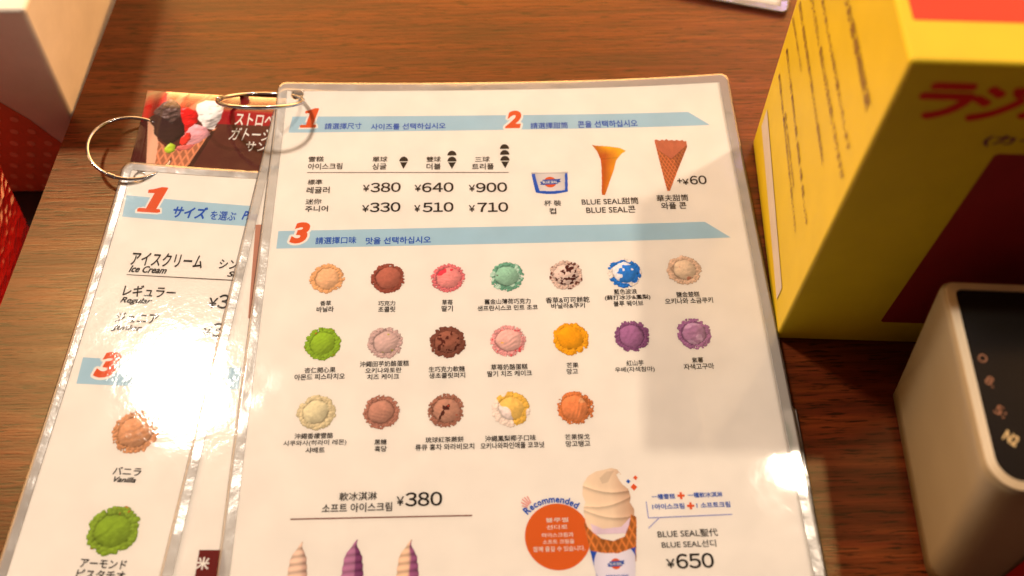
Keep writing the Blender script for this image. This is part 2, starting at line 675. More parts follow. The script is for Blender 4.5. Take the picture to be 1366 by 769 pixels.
def scoop_picture(base, ring, seed, N=74, marks=None, rough=0.5, crumb=1.0):
    rng = np.random.default_rng(seed)
    base, ring = np.array(lin(base)), np.array(lin(ring))
    s = np.linspace(-1.05, 1.05, N)
    x, y = np.meshgrid(s, -s)
    z = np.full((N, N), -1.0)
    mat_ = np.zeros((N, N))
    ids = np.zeros((N, N))
    th0 = rng.random() * 6.28
    for k in range(300):
        a = rng.random() * 2 * np.pi
        big = 0.5 + 0.5 * math.sin(3 * a + th0) * math.sin(5 * a + 2 * th0)
        rr = rng.uniform(0.68, 0.86 + 0.07 * big)
        cr = rng.uniform(0.035, 0.095) * crumb
        d2 = (x - rr * math.cos(a)) ** 2 + (y - rr * math.sin(a)) ** 2
        zz = np.where(d2 < cr * cr, np.sqrt(np.maximum(cr * cr - d2, 0)) + 0.26 - 0.25 * (rr - 0.7) + rng.uniform(-0.03, 0.03), -1)
        k_ = zz > z
        z[k_] = zz[k_]
        ids[k_] = rng.uniform(0.82, 1.12)
    body = np.sqrt(x * x + y * y)
    k_ = (body < 0.78) & (z < 0.12)
    z[k_] = 0.12
    ids[k_] = 0.62
    dx, dy = x + rng.uniform(-.05, .05), y - rng.uniform(-0.01, 0.07)
    th = np.arctan2(dy, dx)
    rim = rng.uniform(0.62, 0.69) + 0.025 * np.sin(2 * th + seed) + 0.018 * np.sin(5 * th + 2 * seed) + 0.010 * np.sin(11 * th + seed)
    an = rng.uniform(0, 3.14)
    rx_, ry_ = x * math.cos(an) + y * math.sin(an), -x * math.sin(an) + y * math.cos(an)
    warp = fbm((N, N), 3, rng, 2)
    ridg = np.sin((ry_ * rng.uniform(9, 15) + 5 * warp) * 2.2) * fbm((N, N), 5, rng, 2)
    r2 = (dx * dx + dy * dy) / rim ** 2
    dome = np.where(r2 < 1, np.sqrt(np.maximum(1 - r2, 0)) * 0.52 + 0.12, -1)
    tex = fbm((N, N), 7, rng, 4)
    streak = fbm((N, N), 4, rng, 3)
    k_ = dome > z
    mat_[k_] = 1
    z[k_] = dome[k_] + (tex[k_] - 0.5) * 0.09 * rough * 2 + ridg[k_] * 0.022 * (0.4 + rough)
    gap = (dome > -1) & (~k_)
    sh = shade(z, N / 2.1)
    col = np.where(mat_[..., None] > 0, base * (1.04 + 0.10 * (y - 0.1))[..., None], (0.72 * ring + 0.28 * base) * ids[..., None] * 1.05)
    col = col * (0.90 + 0.22 * (tex[..., None] - 0.5) * 2 * rough)
    if marks:
        for cm, thr, where, cells in marks:
            nm = fbm((N, N), cells, np.random.default_rng(seed * 7 + cells), 2)
            kk = (nm > thr)
            if where == 'dome':
                kk &= mat_ > 0
            elif where == 'ring':
                kk &= mat_ == 0
            col = np.where(kk[..., None], np.array(lin(cm)) * (0.9 + 0.2 * tex[..., None]), col)
    # contact shade where the dome meets the crumbs, as in the printed photograph
    edge = np.clip((r2 - 0.80) / 0.2, 0, 1) * (r2 < 1.12)
    f = (0.68 + 0.48 * sh) * (1 - 0.24 * edge * np.where(y < 0.1, 1.0, 0.5))
    rgb = col * f[..., None]
    grain = fbm((N, N), 24, rng, 2)
    rgb = rgb * (0.90 + 0.20 * grain)[..., None]
    return rgb, (z > -0.5).astype(float)


def lerp(a, b, t):
    return a + (b - a) * t[..., None]


def soft_serve(x, y, w, seed, c1, c2, split=0.0, turns=3.4, top=0.0):
    """x in -1..1, y 0 (tip) .. 1 (bottom); returns colour and mask for a swirled cone of soft ice."""
    rng = np.random.default_rng(seed)
    n = fbm(x.shape, 5, rng, 3)
    prof = np.interp(y, [0, 0.03, 0.07, 0.11, 0.16, 0.30, 0.60, 1.0], [0.04, 0.10, 0.22, 0.44, 0.70, 0.86, 0.94, 0.90])
    ph = (y * turns + 0.16 * x + 0.05 * np.sin(6 * y))
    ridge = np.abs(np.sin(ph * np.pi))
    prof = prof * (0.93 + 0.10 * ridge)
    cx = 0.30 * np.exp(-y * 22) - 0.05
    xx = (x - cx) / np.maximum(prof, 1e-3)
    mask = (np.abs(xx) < 1) & (y > 0.0)
    cyl = np.sqrt(np.clip(1 - xx * xx, 0, 1))
    c1, c2 = np.array(lin(c1)), np.array(lin(c2))
    t = np.clip((xx - split) * 4 + 0.5 + (n - 0.5) * 2, 0, 1)
    col = lerp(c1, c2, t)
    lightness = 0.62 + 0.30 * cyl - 0.16 * xx + 0.48 * (ridge - 0.62) + 0.10 * (n - 0.5)
    return col * np.clip(lightness, 0.3, 1.2)[..., None], mask


def waffle(x, y, k=9.0, c=(205, 130, 66), slant=0.5):
    c = np.array(lin(c))
    a = np.abs(((x * k + y * k * slant) % 1) - 0.5) * 2
    b = np.abs(((-x * k + y * k * slant * 1.1) % 1) - 0.5) * 2
    g = np.minimum(a, b)
    return c * (0.50 + 0.85 * np.clip(1 - g * 1.9, 0, 1) + 0.22 * a)[..., None]

# ------------------------------------------------------------------ layout measured on each sheet, mm
F_MAIN = ((0.0000, 0.0000, 0.0000), (1.0000, 0.0000, 0.0000), (0.0000, 1.0000, 0.0000), (0.0000, 0.0000, 1.0000))
F_JAP = ((-65.5458, -46.0611, -1.6000), (0.9970, -0.0780, 0.0000), (0.0780, 0.9970, 0.0000), (0.0000, 0.0000, 1.0000))
F_CARD = ((-61.7715, -3.8913, -2.3000), (0.9985, -0.0549, 0.0000), (0.0549, 0.9985, 0.0000), (0.0000, 0.0000, 1.0000))
F_UNDER = ((-0.3000, -0.5000, -0.8000), (0.9962, -0.0875, 0.0000), (0.0875, 0.9962, 0.0000), (-0.0000, 0.0000, 1.0000))
TEXT_MAIN = [
    ('請選擇尺寸', 32.65, -25.96, 17.41, 3.8, 'blue'),
    ('사이즈를 선택하십시오', 63.37, -26.67, 35.35, 3.79, 'blue'),
    ('請選擇甜筒', 130.13, -27.61, 17.75, 3.8, 'blue'),
    ('콘을 선택하십시오', 157.97, -27.35, 28.48, 4.23, 'blue'),
    ('雪糕', 21.36, -45.2, 6.98, 3.1, 'cap'),
    ('아이스크림', 25.77, -49.44, 15.68, 3.55, 'cap'),
    ('單球', 50.79, -45.9, 6.92, 3.1, 'cap'),
    ('싱글', 50.63, -50.04, 6.58, 3.54, 'cap'),
    ('雙球', 75.54, -46.48, 6.62, 3.1, 'cap'),
    ('더블', 75.59, -50.63, 6.59, 3.54, 'cap'),
    ('三球', 98.09, -47.02, 6.84, 3.1, 'cap'),
    ('트리플', 98.27, -51.17, 10.13, 3.54, 'cap'),
    ('標準', 21.79, -58.3, 6.63, 2.97, 'cap'),
    ('레귤러', 23.52, -62.81, 10.39, 3.65, 'cap'),
    ('迷你', 21.94, -69.04, 7.08, 3.05, 'cap'),
    ('주니어', 23.59, -73.05, 10.19, 3.27, 'cap'),
    ('¥', 45.18, -62.23, 3.05, 3.78, 'num'),
    ('380', 53.99, -61.96, 13.59, 5.33, 'num'),
    ('¥', 68.57, -62.79, 2.99, 3.77, 'num'),
    ('640', 77.61, -62.53, 14.29, 5.33, 'num'),
    ('¥', 93.09, -63.38, 2.79, 3.77, 'num'),
    ('900', 102.03, -63.12, 14.14, 5.33, 'num'),
    ('¥', 45.44, -73.42, 3.18, 3.76, 'num'),
    ('330', 54.18, -72.9, 13.64, 5.23, 'num'),
    ('¥', 68.53, -73.99, 2.75, 3.75, 'num'),
    ('510', 77.87, -73.48, 13.76, 5.23, 'num'),
    ('¥', 92.98, -74.59, 2.75, 3.75, 'num'),
    ('710', 102.37, -74.08, 13.75, 5.23, 'num'),
    ('杯 裝', 129.33, -72.51, 7.57, 3.17, 'cap'),
    ('컵', 129.16, -76.86, 3.02, 3.26, 'cap'),
    ('BLUE SEAL甜筒', 155.28, -72.13, 25.71, 3.8, 'lat'),
    ('BLUE SEAL콘', 155.23, -76.77, 22.09, 3.68, 'lat'),
    ('+', 188.02, -61.87, 2.24, 2.56, 'num'),
    ('¥', 190.71, -62.53, 2.96, 3.32, 'num'),
    ('60', 196.54, -61.76, 7.64, 4.91, 'num'),
    ('華夫甜筒', 183.6, -71.25, 14.31, 3.66, 'cap'),
    ('와플 콘', 183.69, -75.46, 11.37, 3.71, 'cap'),
    ('請選擇口味', 33.35, -90.04, 17.81, 3.72, 'blue'),
    ('맛을 선택하십시오', 60.59, -90.72, 28.44, 3.71, 'blue'),
    ('香草', 31.07, -121.4, 4.5, 2.39, 'cap'),
    ('바닐라', 31.09, -124.32, 7.17, 2.69, 'cap'),
    ('巧克力', 56.71, -122.07, 7.21, 2.38, 'cap'),
    ('초콜릿', 56.82, -125.0, 7.18, 2.68, 'cap'),
    ('草苺', 82.17, -122.32, 4.51, 2.56, 'cap'),
    ('딸기', 82.1, -125.32, 4.72, 2.79, 'cap'),
    ('舊金山薄荷巧克力', 107.52, -122.5, 19.49, 2.6, 'cap'),
    ('샌프란시스코 민트 초코', 107.48, -125.57, 25.3, 2.55, 'cap'),
    ('香草&可可餅乾', 132.96, -122.47, 18.55, 2.9, 'cap'),
    ('바닐라&쿠키', 132.94, -125.29, 14.19, 2.52, 'cap'),
    ('藍色波浪', 157.76, -119.09, 9.77, 2.61, 'cap'),
    ('(蘇打冰沙&鳳梨)', 158.42, -122.01, 19.31, 2.63, 'cap'),
    ('블루 웨이브', 158.47, -124.84, 12.58, 2.61, 'cap'),
    ('鹽金楚糕', 184.13, -121.31, 9.86, 2.68, 'cap'),
    ('오키나와 소금쿠키', 184.18, -124.39, 20.19, 2.84, 'cap'),
    ('杏仁開心果', 31.0, -152.18, 12.43, 2.5, 'cap'),
    ('아몬드 피스타치오', 31.07, -155.14, 20.13, 2.64, 'cap'),
    ('沖繩田芋奶酪蛋糕', 56.78, -150.08, 19.87, 2.58, 'cap'),
    ('오키나와토란', 56.5, -153.02, 14.53, 2.32, 'cap'),
    ('치즈 케이크', 56.52, -155.8, 12.73, 2.44, 'cap'),
    ('生巧克力軟糖', 82.05, -153.15, 14.54, 2.53, 'cap'),
    ('생초콜릿퍼지', 82.2, -155.95, 14.51, 2.41, 'cap'),
    ('草苺奶酪蛋糕', 107.35, -152.87, 14.82, 2.6, 'cap'),
    ('딸기 치즈 케이크', 107.37, -155.78, 18.0, 2.55, 'cap'),
    ('芒果', 133.04, -152.76, 4.78, 2.34, 'cap'),
    ('망고', 132.78, -155.55, 4.55, 2.46, 'cap'),
    ('紅山芋', 158.49, -152.5, 7.0, 2.46, 'cap'),
    ('우베(자색참마)', 158.13, -155.49, 16.09, 2.64, 'cap'),
    ('紫薯', 184.1, -151.98, 4.54, 2.41, 'cap'),
    ('자색고구마', 184.27, -154.9, 12.3, 2.72, 'cap'),
    ('沖繩香檬雪酪', 30.66, -180.15, 14.91, 2.37, 'cap'),
    ('시쿠와사(히라미 레몬)', 31.27, -183.11, 24.27, 2.5, 'cap'),
    ('샤베트', 31.61, -185.96, 7.34, 2.36, 'cap'),
    ('黑糖', 56.61, -183.38, 4.66, 2.23, 'cap'),
    ('흑당', 56.72, -186.16, 4.64, 2.42, 'cap'),
    ('琉球紅茶蕨餅', 81.33, -183.08, 14.81, 2.32, 'cap'),
    ('류큐 홍차 와라비모치', 81.41, -186.03, 22.73, 2.55, 'cap'),
    ('沖繩鳳梨椰子口味', 106.86, -183.23, 19.74, 2.42, 'cap'),
    ('오키나와파인애플 코코넛', 107.53, -186.15, 24.65, 2.58, 'cap'),
    ('芒果探戈', 132.9, -183.39, 9.6, 2.27, 'cap'),
    ('망고탱고', 132.96, -186.18, 9.48, 2.44, 'cap'),
    ('軟冰淇淋', 49.09, -204.5, 14.06, 3.24, 'cap'),
    ('소프트 아이스크림', 48.9, -208.8, 26.01, 3.46, 'cap'),
    ('¥', 64.89, -206.8, 2.77, 3.53, 'num'),
    ('380', 73.65, -206.28, 13.86, 5.37, 'num'),
    ('블루씰', 123.13, -215.59, 8.35, 1.68, 'white'),
    ('선디로', 122.98, -218.23, 7.76, 1.66, 'white'),
    ('아이스크림과', 123.07, -221.13, 11.65, 1.65, 'white'),
    ('소프트 크림을', 123.23, -223.57, 11.55, 1.64, 'white'),
    ('함께 즐길 수 있습니다.', 123.35, -226.14, 18.95, 1.92, 'white'),
    ('一種雪糕', 163.65, -207.94, 8.76, 2.04, 'blue'),
    ('一種軟冰淇淋', 179.41, -207.78, 13.06, 2.03, 'blue'),
    ('1아이스크림', 165.07, -211.74, 12.03, 2.17, 'blue'),
    ('1 소프트크림', 181.97, -211.69, 12.65, 2.12, 'blue'),
    ('BLUE SEAL聖代', 170.99, -221.93, 22.22, 2.88, 'lat'),
    ('BLUE SEAL선디', 170.94, -225.87, 19.97, 2.63, 'lat'),
    ('¥', 163.43, -232.64, 3.16, 3.29, 'num'),
    ('650', 172.38, -231.96, 13.7, 5.38, 'num'),
]
TEXT_JAP = [
    ('サイズ', 34.83, -24.3, 15.15, 6.41, 'bluebig'),
    ('を選ぶ', 49.82, -25.21, 11.39, 4.8, 'blue'),
    ('Please select a size', 74.36, -24.36, 32.26, 4.85, 'bluei'),
    ('アイスクリーム', 30.47, -49.28, 31.0, 6.86, 'capj'),
    ('Ice Cream', 23.43, -54.48, 16.14, 3.45, 'ser'),
    ('シングル', 61.64, -49.82, 16.95, 5.42, 'capj'),
    ('Single', 63.59, -55.11, 11.85, 3.58, 'ser'),
    ('レギュラー', 26.69, -65.08, 22.19, 5.62, 'capj'),
    ('Regular', 22.17, -70.06, 13.22, 3.48, 'ser'),
    ('¥', 54.41, -69.05, 3.77, 4.85, 'num'),
    ('380', 63.75, -68.24, 14.55, 6.93, 'num'),
    ('ジュニア', 24.52, -77.88, 17.63, 4.85, 'capj'),
    ('Junior', 21.59, -82.85, 12.64, 3.37, 'ser'),
    ('¥', 54.84, -82.79, 3.86, 4.65, 'num'),
    ('330', 64.31, -81.7, 15.41, 6.69, 'num'),
    ('フレーバーを選ぶ', 41.7, -100.42, 32.89, 4.73, 'bluebig'),
    ('バニラ', 37.35, -143.26, 10.72, 3.28, 'capj'),
    ('Vanilla', 37.31, -146.55, 8.49, 2.12, 'ser'),
    ('アーモンド', 37.7, -177.88, 16.74, 3.19, 'capj'),
    ('ピスタチオ', 37.77, -181.67, 17.48, 3.23, 'capj'),
]
TEXT_CARD = [
    ('ストロベリー', 57.44, -13.43, 27.54, 7.42, 'cardw'),
    ('ガトーショコラ', 59.65, -22.11, 34.68, 7.55, 'cardi'),
    ('サンデー', 61.03, -28.87, 19.84, 6.15, 'cardw'),
]
BAND_TOP = [(8.29, -19.83), (197.06, -21.57), (206.45, -29.98), (7.21, -29.39)]
BAND_FLAVOUR = [(7.79, -84.52), (196.36, -84.66), (206.58, -93.42), (7.73, -93.65)]
BAND_JAP = [(5.08, -17.44), (63.86, -19.24), (60.84, -29.94), (5.77, -28.65)]
BAND_JAP2 = [(7.22, -96.89), (60.74, -97.44), (60.93, -108.31), (7.80, -108.45)]
LINE_TABLE = [(17.73, -52.77), (110.11, -54.85)]
LINE_SOFT = [(24.52, -212.45), (91.75, -213.00)]
LINE_JAP = [(14.93, -57.50), (60.34, -58.54)]
BUBBLE = [(156.98, -209.60), (157.16, -215.83), (188.52, -215.50)]
BUBBLE_TAIL = [(161.02, -216.05), (156.83, -219.61)]
NUM_MAIN = [[16.39, -20.82, 8.25, 11.34], [113.09, -23.47, 8.01, 10.8], [17.28, -85.7, 8.48, 11.09]]
NUM_JAP = [[16.92, -18.72, 10.98, 13.46], [18.06, -99.66, 9.47, 11.58]]
CONES = [[61.73, -47.88, 4.05, 7.73], [84.02, -46.51, 4.23, 11.56], [108.54, -45.03, 4.29, 14.78]]
CUP = [[128.83, -61.23, 17.98, 13.15]]
CONE_A = [[157.28, -54.06, 15.93, 29.43]]
CONE_B = [[186.59, -52.4, 15.14, 30.1]]
PLUS = [[170.31, -207.82, 2.69, 2.74], [173.47, -211.8, 2.7, 2.77]]
DIAM = [[151.0, -201.69, 1.71, 1.75], [153.87, -200.34, 1.77, 1.82], [152.91, -203.97, 2.56, 2.7]]
CIRCLE = [[123.09, -221.65, 24.21, 24.42]]
SOFTS = [[28.92, -229.68, 7.55, 18.11], [48.71, -229.87, 8.37, 18.89], [68.51, -230.46, 8.52, 18.86]]
SUNDAE = [[142.95, -220.33, 19.66, 50.37]]
RECO = [[122.0, -208.22, 18.28, 3.42]]
RAYS = [[111.32, -208.05, 5.34, 7.13]]
HOLES = [[9.63, -6.5, 3.25, 4.31]]
HOLE_JAP = [[8.22, -8.24, 4.42, 4.6]]
SCOOP_JAP = [[36.8, -127.3, 20.59, 20.2], [37.97, -165.76, 21.06, 19.87]]
CARD_PIC = [[23.18, -24.37, 32.88, 37.85]]
SCOOP_POS = [[30.84, -109.3], [56.72, -109.89], [82.39, -110.32], [107.66, -110.34], [133.01, -110.24], [158.22, -109.8], [184.07, -109.37], [31.17, -140.35], [56.79, -140.52], [82.31, -141.03], [107.28, -141.08], [133.16, -140.8], [158.55, -140.27], [184.19, -139.98], [30.89, -170.48], [56.51, -170.97], [81.77, -171.0], [107.45, -171.17], [133.0, -171.31]]
US_RED = [(12.06, -221.83), (21.30, -221.29), (25.00, -238.44), (13.10, -239.13)]
US_PHOTO = [(4.44, -79.72), (7.41, -79.54), (14.29, -126.14), (10.56, -126.36)]
US_BLUE = [(7.49, -148.89), (12.32, -148.59), (13.15, -158.41), (8.08, -158.72)]
CARD_TOP = [(0.19, -0.31), (33.03, -1.10)]
CARD_RED = [(34.36, -9.03), (73.71, -10.05), (73.16, -19.07), (34.81, -17.84)]
CARD_SPLIT = [(0.57, -16.54), (34.51, -9.90)]
RING_MAIN = ((-4.87, -17.66, 9.84), (0.045, 0.631, 0.774), 19.4, 0.0)
RING_JAP = ((-63.46, -38.55, 2.62), (0.2427, 0.0585, 0.9683), 18.49, 2.6)

# ------------------------------------------------------------------ the table
TABLE_Z = -3.0


def box_faces():
    return [(0, 3, 2, 1), (4, 5, 6, 7), (0, 1, 5, 4), (1, 2, 6, 5), (2, 3, 7, 6), (3, 0, 4, 7)]




def edge_x(y):      # the table's left edge
    return -97.6 + 0.0812 * (y + 10.0)


tv = [(edge_x(-560), -560, -33), (720, -560, -33), (720, 640, -33), (edge_x(640), 640, -33),
      (edge_x(-560), -560, TABLE_Z), (720, -560, TABLE_Z), (720, 640, TABLE_Z), (edge_x(640), 640, TABLE_Z)]
table = mesh_obj("table_top", tv, box_faces(), M['wood'])
tag(table, kind='structure')
SHELF_Z = -66.0
sv = [(-520, -560, -80), (edge_x(-560) - 1.5, -560, -80), (edge_x(640) - 1.5, 640, -80), (-520, 640, -80),
      (-520, -560, SHELF_Z), (edge_x(-560) - 1.5, -560, SHELF_Z), (edge_x(640) - 1.5, 640, SHELF_Z), (-520, 640, SHELF_Z)]
shelf = mesh_obj("shelf", sv, box_faces(), M['shelf'])
tag(shelf, kind='structure')

# ------------------------------------------------------------------ main menu


def main_curl(u, v):
    return 2.6 * np.exp(v / 15.0) * ((u - 112.0) / 110.0) ** 2 + 0.00024 * np.clip(u - 145.0, 0, 80) ** 2


FM = Frame(F_MAIN, main_curl)
menu = laminated("laminated_menu", FM, 219, 305, 4.6,
                 "large laminated ice cream menu in Chinese and Korean, lying uppermost, all flavours in view", "menu",
                 hole=(9.7, -6.9, 3.0))
t = menu


def band(fr, P, parent, n=36):
    a, b, c, d = [np.array(x, float) for x in P]
    s = np.linspace(0, 1, n)[:, None]
    top, bot = a + (b - a) * s, d + (c - d) * s
    V = np.concatenate([top, bot])
    F = [(i, i + n, i + n + 1, i + 1) for i in range(n - 1)]
    return mesh_obj("heading_band", fr(V, 0.04), F, M['band'], parent)


band(FM, BAND_TOP, t)
band(FM, BAND_FLAVOUR, t)

ONE = [(0.30, 0), (0.62, 0), (0.90, 0.0), (1.0, 0.03), (0.97, 0.13), (0.82, 0.13), (1.07, 0.98), (1.04, 1.0), (0.84, 1.0),
       (0.55, 0.90), (0.36, 0.86), (0.36, 0.75), (0.62, 0.76), (0.45, 0.13), (0.20, 0.13), (0.13, 0.10), (0.15, 0.0)]


def numeral(fr, ch, b, parent):
    cu, cv, w, h = b
    if ch == '1':
        P = (np.array(ONE) - np.array([0.6, 0.5])) * np.array([w / 0.95, h]) + np.array([cu, cv])
        halo = put_poly(fr, [tuple(q) for q in P], M['white'], parent, "number_outline", 0.06, offset=0.95)
        o = put_poly(fr, [tuple(q) for q in P], M['orange'], parent, "heading_number", 0.09, offset=0.12)
    else:
        halo = put_text(fr, ch, cu, cv, w + 2.0, h + 2.0, 'cap', parent, "number_outline", 0.06, M['white'], off=0.105)
        o = put_text(fr, ch, cu, cv, w * 0.95, h, 'cap', parent, "heading_number", 0.09, M['orange'], off=0.055)
    return o


# slanted numerals: shear the text style used for them
STYLE['cap_it'] = (0.05, 0.25, 'orange')


def numeral_text(fr, ch, b, parent):
    cu, cv, w, h = b
    V1, F1 = flat_curve("n", 'text', ch, offset=0.052, shear=0.22)
    V2, F2 = flat_curve("n", 'text', ch, offset=0.052, shear=0.22)
    lo, hi = V1.min(0), V1.max(0)
    sc = np.array([w, h]) / (hi - lo)
    c0 = (lo + hi) / 2
    # the white outline is a ring of shifted copies' hull: discs along the contour
    mesh_obj("heading_number", fr((V1 - c0) * sc + (cu, cv), 0.09), F1, M['orange'], parent)
    allv, allf = [], []
    P = (V1 - c0) * sc + (cu, cv)
    for k in range(10):
        a = k * math.pi / 5
        o = len(allv) * len(P)
        allv.append(fr(P + 1.05 * np.array([math.cos(a), math.sin(a)]), 0.060 + 0.0015 * k))
        allf += [tuple(i + o for i in f) for f in F1]
    mesh_obj("number_outline", np.concatenate(allv), allf, M['white'], parent)


numeral(FM, '1', NUM_MAIN[0], t)
numeral_text(FM, '2', NUM_MAIN[1], t)
numeral_text(FM, '3', NUM_MAIN[2], t)

for s_, u_, v_, w_, h_, st_ in TEXT_MAIN:
    put_text(FM, s_, u_, v_, w_, h_, st_, t, 'price' if st_ == 'num' else 'caption')

put_rule(FM, LINE_TABLE[0], LINE_TABLE[1], 0.38, M['rule'], t)
put_rule(FM, LINE_SOFT[0], LINE_SOFT[1], 0.50, M['rule_brown'], t)
bub = put_rule(FM, BUBBLE[0], BUBBLE[1], 0.32, M['lilac'], t, 'speech_bubble_line')
put_rule(FM, BUBBLE[1], BUBBLE[2], 0.32, M['lilac'], t, 'speech_bubble_line', 0.065)
put_rule(FM, BUBBLE_TAIL[0], BUBBLE_TAIL[1], 0.32, M['lilac'], t, 'speech_bubble_line')

# black scoop-and-cone icons
for (cu, cv, w, h), n in zip(CONES, (1, 2, 3)):
    top = cv + h / 2
    bot = cv - h / 2
    tri = [(cu - w * 0.42, bot + 3.9), (cu, bot), (cu + w * 0.42, bot + 3.9)]
    ic = put_poly(FM, tri, M['black'], t, 'cone_icon', 0.07)
    for k in range(n):
        y0 = bot + 4.4 + k * 3.45
        arc = [(cu + w / 2 * math.cos(a), y0 + 2.75 * math.sin(a)) for a in np.linspace(0, math.pi, 18)]
        so = mesh_obj('scoop_icon', FM(arc, 0.07), [tuple(range(18))], M['black'], ic)

# the flavours
FL = [  # dome, crumb ring, marks, roughness, crumb size, name
    ((246, 196, 146), (240, 180, 118), None, 0.5, 1.0),
    ((196, 116, 92), (150, 72, 54), None, 0.35, 0.95),
    ((246, 160, 150), (236, 120, 124), [((226, 70, 84), 0.66, 'dome', 4)], 0.6, 0.8),
    ((166, 208, 176), (104, 172, 138), [((110, 74, 56), 0.78, 'dome', 11), ((196, 220, 196), 0.6, 'ring', 8)], 0.6, 0.85),
    ((240, 214, 196), (232, 200, 178), [((92, 44, 38), 0.60, 'dome', 13), ((120, 70, 58), 0.68, 'ring', 12)], 0.5, 0.9),
    ((52, 138, 216), (40, 128, 212), [((238, 232, 226), 0.55, 'dome', 5), ((240, 226, 208), 0.60, 'ring', 4)], 0.5, 1.0),
    ((240, 214, 180), (234, 196, 164), [((216, 150, 120), 0.70, 'dome', 5)], 0.5, 1.1),
    ((164, 196, 52), (150, 184, 46), [((206, 112, 40), 0.84, 'ring', 13)], 0.4, 1.15),
    ((224, 190, 176), (214, 180, 168), [((196, 188, 84), 0.86, 'dome', 9)], 0.4, 0.9),
    ((168, 104, 80), (126, 70, 54), [((96, 44, 34), 0.64, 'dome', 10)], 0.9, 1.0),
    ((246, 196, 180), (238, 160, 156), [((226, 90, 92), 0.74, 'ring', 9), ((236, 190, 90), 0.84, 'dome', 9)], 0.6, 0.85),
    ((250, 176, 24), (252, 180, 34), None, 0.35, 1.25),
    ((178, 118, 158), (140, 82, 124), None, 0.6, 0.85),
    ((196, 144, 176), (176, 112, 158), [((214, 172, 196), 0.62, 'dome', 5)], 0.9, 0.8),
    ((236, 222, 178), (226, 206, 160), None, 0.4, 1.25),
    ((208, 152, 126), (190, 128, 104), None, 0.4, 0.75),
    ((206, 152, 124), (172, 110, 86), [((86, 40, 32), 0.66, 'dome', 7), ((196, 74, 50), 0.83, 'dome', 8)], 0.6, 0.75),
    ((248, 206, 110), (250, 200, 80), [((246, 228, 214), 0.50, 'dome', 3), ((246, 226, 206), 0.60, 'ring', 3)], 0.5, 1.2),
    ((240, 152, 92), (222, 132, 70), [((250, 186, 128), 0.62, 'dome', 4)], 0.7, 0.8),
]
LAB = ["vanilla scoop, pale peach", "chocolate scoop, reddish brown", "strawberry scoop, pink with red flecks",
       "mint scoop with chocolate flecks", "cream scoop with dark cookie chips", "blue and white swirled scoop",
       "beige salted cookie scoop", "bright green pistachio scoop", "greyish pink taro scoop", "dark chocolate fudge scoop",
       "pink and white strawberry cheesecake scoop", "bright orange mango scoop", "deep purple yam scoop",
       "light purple sweet potato scoop", "pale yellow citrus sherbet scoop", "light brown sugar scoop",
       "tan tea scoop with dark swirl", "yellow and white pineapple coconut scoop", "orange mango scoop with ruffled rim"]
for i, ((u_, v_), (c1, c2, mk, ro, cr)) in enumerate(zip(SCOOP_POS, FL)):
    rgb, al = scoop_picture(c1, c2, 11 + i, marks=mk, rough=ro, crumb=cr)
    put_picture(FM, u_, v_, 16.6, 16.4, rgb, al, t, 'scoop_picture', label=LAB[i])


def grid(nx, ny):
    return np.meshgrid(np.linspace(0, 1, nx), np.linspace(0, 1, ny))


def logo(fr, cu, cv, s, parent):
    """Round orange seal crossed by a blue ribbon with the name in white."""
    put_poly(fr, disc(cu, cv, 0.30 * s, 0.31 * s), M['orange'], parent, 'seal_disc', 0.11)
    R = [(-.5, -.13), (-.42, -.06), (-.5, .02), (-.36, .05), (-.36, .14), (0, .16), (.36, .17), (.52, .19), (.45, .08), (.52, -.0), (.38, -.04),
         (.36, -.12), (0, -.14), (-.34, -.16)]
    put_poly(fr, [(cu + x * s, cv + y * s) for x, y in R], M['navy'], parent, 'seal_ribbon', 0.13)
    put_text(fr, 'BLUE SEAL', cu, cv, s * 0.70, s * 0.15, 'white', parent, 'seal_lettering', 0.15, off=0.02)


# paper cup picture
cu, cv, w, h = CUP[0]
x, y = grid(90, 66)
L_ = 0.03 + 0.10 * y ** 1.3
R_ = 0.97 - 0.04 * y
top_ = 0.02 + 0.02 * np.sin(x * math.pi)
bot_ = 0.86 + 0.12 * np.sin(x * math.pi)
al = ((x > L_) & (x < R_) & (y > top_) & (y < bot_)).astype(float)
body = np.array(lin((232, 222, 212))) * (0.70 + 0.20 * np.sin(x * math.pi) + 0.06 * y)[..., None]
bl = np.array(lin((32, 92, 186)))
inner = (x > L_ + 0.085 + 0.03 * y) & (x < R_ - 0.075) & (y < 0.80 + 0.05 * np.sin(x * math.pi))
rim = y < 0.07
rgb = np.where((inner | rim)[..., None], body, bl * np.ones_like(body))
rgb = np.where((np.abs(y - 0.085) < 0.018)[..., None], body * 0.72, rgb)
cupp = put_picture(FM, cu, cv, w, h, rgb, al, t, 'cup_picture', label="white paper cup with blue sides")
logo(FM, cu, cv + 0.4, 9.6, cupp)

# flared cone picture
cu, cv, w, h = CONE_A[0]
x, y = grid(84, 150)
P = [(0.00, 0.0), (0.10, 0.03), (0.45, 0.045), (0.82, 0.085), (1.0, 0.15), (0.86, 0.20), (0.68, 0.33), (0.58, 0.52), (0.44, 0.72), (0.30, 0.93),
     (0.25, 1.0), (0.17, 1.0), (0.16, 0.93), (0.20, 0.70), (0.22, 0.48), (0.22, 0.30), (0.14, 0.14)]
al = inside(P, x, y).astype(float)
n_ = fbm(x.shape, 6, np.random.default_rng(3), 3)
base = lerp(np.array(lin((196, 96, 26))), np.array(lin((246, 176, 40))), np.clip((x - 0.18 - 0.25 * (1 - y)) * 2.4, 0, 1))
up_ = np.clip((0.22 - y) * 6, 0, 1) * np.clip(x * 2.0, 0, 1)
base = lerp(base, np.array(lin((244, 184, 34))), up_)
base = base * (0.84 + 0.32 * n_ - 0.16 * (np.abs(y - 0.315 + 0.05 * x) < 0.012) * (x > 0.2))[..., None]
